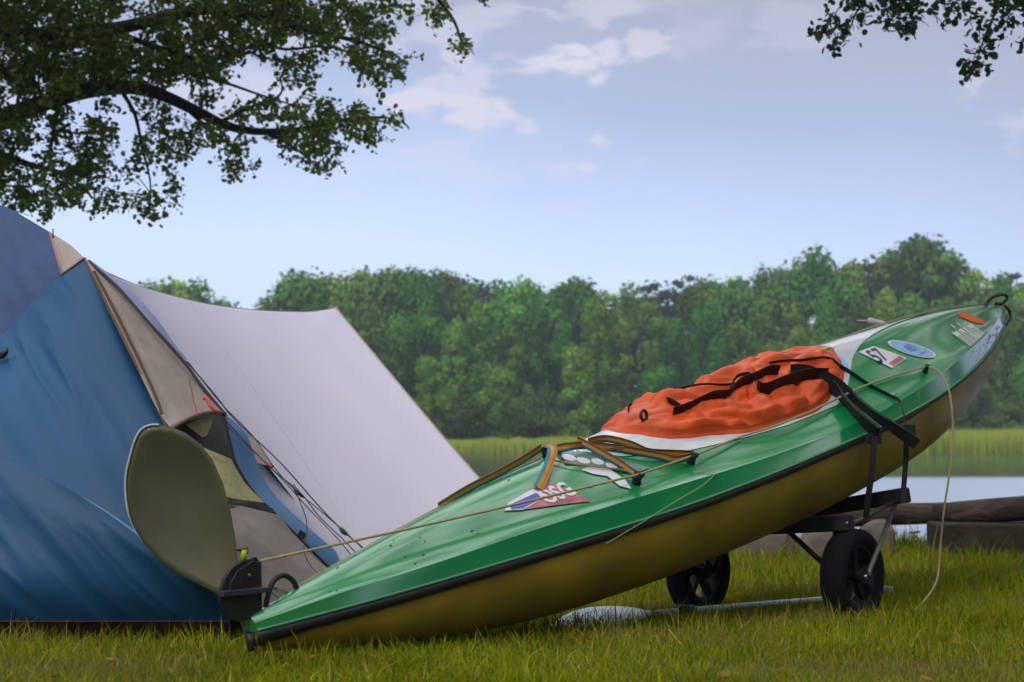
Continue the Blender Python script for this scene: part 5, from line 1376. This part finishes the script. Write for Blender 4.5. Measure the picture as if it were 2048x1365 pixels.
def build_paddles():
    e = at(468, 1190, 4.12)
    root = empty('kayak_paddle', (float(e[0]), float(e[1]), gz(4.1)), 'olive paddle with its broad blade standing upright in front of the blue tent', 'paddle', 'kayak paddles')
    ol = [(318, 850), (298, 851), (280, 862), (268, 885), (258, 920), (251, 955), (252, 1000), (262, 1045), (285, 1085), (318, 1122), (355, 1148), (400, 1170), (430, 1186), (462, 1200), (480, 1200), (480, 1150), (475, 1110), (470, 1075), (460, 1020), (445, 965), (425, 920), (400, 888), (370, 866), (342, 854)]
    blade_mesh(ol, lambda x, y: 4.14 + (x - 360) * .0002, 'blade', [M['blade'], M['bladeedge']], root, cup=.03)
    p0 = at(470, 1172, 4.13); p1 = at(560, 1235, 4.32); p1[2] = gz(4.3) + .03; p2 = at(960, 1215, 4.95); p2[2] = gz(4.95) + .03
    mb = MB(); mb.tube(smooth_path([p0, p1 * .5 + p0 * .5, p1], 4) + [p2], .014, 10); mb.build('shaft', M['shaft'], root)
    # second paddle flat in the grass behind the wheels
    b0 = at(1290, 1217, 5.35); b0[2] = gz(5.35) + .035; b1 = at(1690, 1170, 6.4); b1[2] = gz(6.4) + .035
    root = empty('kayak_paddle', tuple(map(float, b0)), 'white bladed paddle lying flat in the grass behind the cart wheels', 'paddle', 'kayak paddles')
    z_ = lambda x, y, Y, h: np.array([at(x, y, Y)[0], Y, gz(Y) + h])
    ring = []
    for x, Y in [(1100, 5.02), (1120, 5.2), (1160, 5.42), (1210, 5.52), (1260, 5.48), (1300, 5.36), (1300, 5.28), (1270, 5.12), (1230, 4.98), (1180, 4.9), (1130, 4.9)]:
        h = .016 + .035 * np.clip((Y - 4.9) / .6, 0, 1); ring.append(z_(x, 1200, Y, h))
    c = np.mean(ring, axis=0); n = len(ring); rg = smooth_path(ring + [ring[0]], 4)[:-1]; n = len(rg); V = []
    for dz in (0, -.006):
        for q in (0.02, .35, .7, 1.0): V += [c + (p - c) * q + np.array([0, 0, dz + .012 * (1 - q)]) for p in rg]
    F = []
    for lay in (0, 1):
        for k in range(3): F += [(lay * 4 * n + k * n + j, lay * 4 * n + k * n + (j + 1) % n, lay * 4 * n + (k + 1) * n + (j + 1) % n, lay * 4 * n + (k + 1) * n + j) for j in range(n)]
        F.append(tuple(lay * 4 * n + j for j in range(n)))
    F += [(3 * n + j, 3 * n + (j + 1) % n, 7 * n + (j + 1) % n, 7 * n + j) for j in range(n)]
    fix_normals(mesh_ob('blade', V, F, M['whiteblade'], root))
    mb = MB(); mb.tube([b0, b1], .010, 10); mb.build('shaft', M['whiteblade'], root)
    d = (b1 - b0) / np.linalg.norm(b1 - b0); mb = MB(); mb.tube([b0 + d * .2, b0 + d * .3], .021, 10); mb.build('drip_ring', M['black'], root)
    w = np.cross(d, [0, 0, 1]); mb = MB(); ol = [(0, .02), (.06, .05), (.16, .085), (.3, .095), (.4, .07), (.44, 0), (.4, -.07), (.3, -.095), (.16, -.085), (.06, -.05), (0, -.02)]
    V = [b1 + d * a + w * b * .25 + np.array([0, 0, b * .4 + dz]) for dz in (.004, -.004) for a, b in ol]; k = len(ol)
    mb.add(V, [tuple(range(k)), tuple(range(2 * k - 1, k - 1, -1))] + [(i, (i + 1) % k, k + (i + 1) % k, k + i) for i in range(k)]); mb.build('blade', M['whiteblade'], root, smooth=False)
    # move second blade tip out of sight lines: keep it small behind the wheel


build_paddles()


# ------------------------------------------------------------------ benches and stones on the bank
def log_mesh(p0, p1, r0, r1, seed, n=20, k=24, flat=.0):
    p0, p1 = np.array(p0), np.array(p1); d = (p1 - p0) / np.linalg.norm(p1 - p0); u = np.cross(d, [0, 0, 1]); u /= np.linalg.norm(u); w = np.cross(u, d)
    V = []
    for i in range(k):
        t = i / (k - 1); c = p0 * (1 - t) + p1 * t + w * .012 * math.sin(t * 5 + seed)
        r = r0 * (1 - t) + r1 * t
        for j in range(n):
            a = 2 * math.pi * j / n; rr = r * (1 + .09 * noise.noise(Vector((math.cos(a) * 2, math.sin(a) * 2, t * 6 + seed * 7))))
            z = math.sin(a) * rr
            if flat: z = min(z, r * flat)
            V.append(c + u * math.cos(a) * rr + w * z)
    F = [(i * n + j, i * n + (j + 1) % n, (i + 1) * n + (j + 1) % n, (i + 1) * n + j) for i in range(k - 1) for j in range(n)] + [tuple(range(n - 1, -1, -1)), tuple((k - 1) * n + j for j in range(n))]
    return V, F


def stone_mesh(c, r, seed, sq=.7):
    bm = bmesh.new(); bmesh.ops.create_icosphere(bm, subdivisions=4, radius=1)
    for v in bm.verts:
        p = v.co; q = Vector([math.copysign(abs(a) ** sq, a) for a in p]); q *= 1 + .16 * noise.noise(p * 1.6 + Vector((seed, 0, 0))) + .05 * noise.noise(p * 5 + Vector((seed, 0, 0)))
        v.co = Vector((c[0] + q.x * r[0], c[1] + q.y * r[1], c[2] + q.z * r[2]))
    V = [tuple(v.co) for v in bm.verts]; F = [tuple(v.index for v in f.verts) for f in bm.faces]; bm.free(); return V, F


def build_benches():
    Yb = 10.0; g = gz(Yb)
    # right bench
    a = at(1868, 1030, Yb + .15); b = at(2420, 985, Yb - .5)
    root = empty('log_bench', (float(b[0] + a[0]) / 2, Yb, g), 'thick dark log bench on a square timber block at the right edge', 'bench', 'log benches by the lake')
    V, F = log_mesh(a + [0, 0, -.005], b, .085, .115, 1, flat=.8); o = mesh_ob('seat', V, F, M['wood'], root)
    for x0, x1 in ((1875, 2090), (2260, 2380)):
        p0 = at(x0, 1050, Yb - .12); p1 = at(x1, 1050, Yb - .2); h = p0[2] + .012 - (g - .05)
        mb = MB(); mb.box(((p0[0] + p1[0]) / 2, Yb - .03, g - .05 + h / 2), ((p1[0] - p0[0]) / 2, -.02, 0), (0, .17, 0), (0, 0, h / 2))
        o = mb.build('support_block', M['wood_dark'], root, smooth=False); bevel(o, .02, 3)
    # left bench, mostly behind the cart
    a = at(1440, 1032, Yb + .1); b = at(1893, 1030, Yb + .35)
    root = empty('log_bench', (float(b[0] + a[0]) / 2, Yb, g), 'lower log bench resting on boulders, seen behind the cart', 'bench', 'log benches by the lake')
    V, F = log_mesh(a, b, .08, .078, 3); mesh_ob('seat', V, F, M['wood'], root)
    q = at(1760, 1085, Yb - .02); V, F = stone_mesh((q[0], Yb + .05, g + .1), (.12, .16, .17), 3); mesh_ob('boulder', V, F, M['stone'], root)
    q = at(1528, 1090, Yb); V, F = stone_mesh((q[0], Yb + .08, g + .08), (.20, .17, .15), 8, .5); mesh_ob('boulder', V, F, M['stone'], root)
    q = at(1660, 1090, Yb - .3); V, F = stone_mesh((q[0], Yb - .1, g + .07), (.16, .16, .15), 5); tag(mesh_ob('boulder', V, F, M['stone']), 'grey boulder in the grass between the cart struts', 'boulder')
    mb = MB(); p = at(1826, 1120, 11.7); t = at(1828, 1066, 11.7); mb.tube([p, t], [.008, .008], 6); mb.tube([t - np.array([.04, 0, 0]), t + np.array([.05, 0, .008])], .009, 6)
    o = mb.build('mooring_peg', M['wood_dark']); tag(o, 'small dark peg with a crossbar at the water edge between the bench supports', 'peg')


build_benches()

# ------------------------------------------------------------------ air
HAZE = True
if HAZE:
    hm = bpy.data.materials.new('lake air'); hm.use_nodes = True; nt = hm.node_tree; nt.nodes.clear()
    out = nt.nodes.new('ShaderNodeOutputMaterial'); v = nt.nodes.new('ShaderNodeVolumePrincipled'); v.inputs['Color'].default_value = (.72, .84, 1, 1); v.inputs['Density'].default_value = .0008; v.inputs['Anisotropy'].default_value = .3
    nt.links.new(v.outputs[0], out.inputs['Volume'])
    x, y0, y1, z0, z1 = 260, -30, 260, -4, 27
    V = [(sx, sy, sz) for sz in (z0, z1) for sy in (y0, y1) for sx in (-x, x)]
    o = mesh_ob('haze', V, [(0, 2, 3, 1), (4, 5, 7, 6), (0, 1, 5, 4), (2, 6, 7, 3), (0, 4, 6, 2), (1, 3, 7, 5)], hm, smooth=False)
    tag(o, 'thin bluish summer air over the lake', 'haze', kind='stuff')
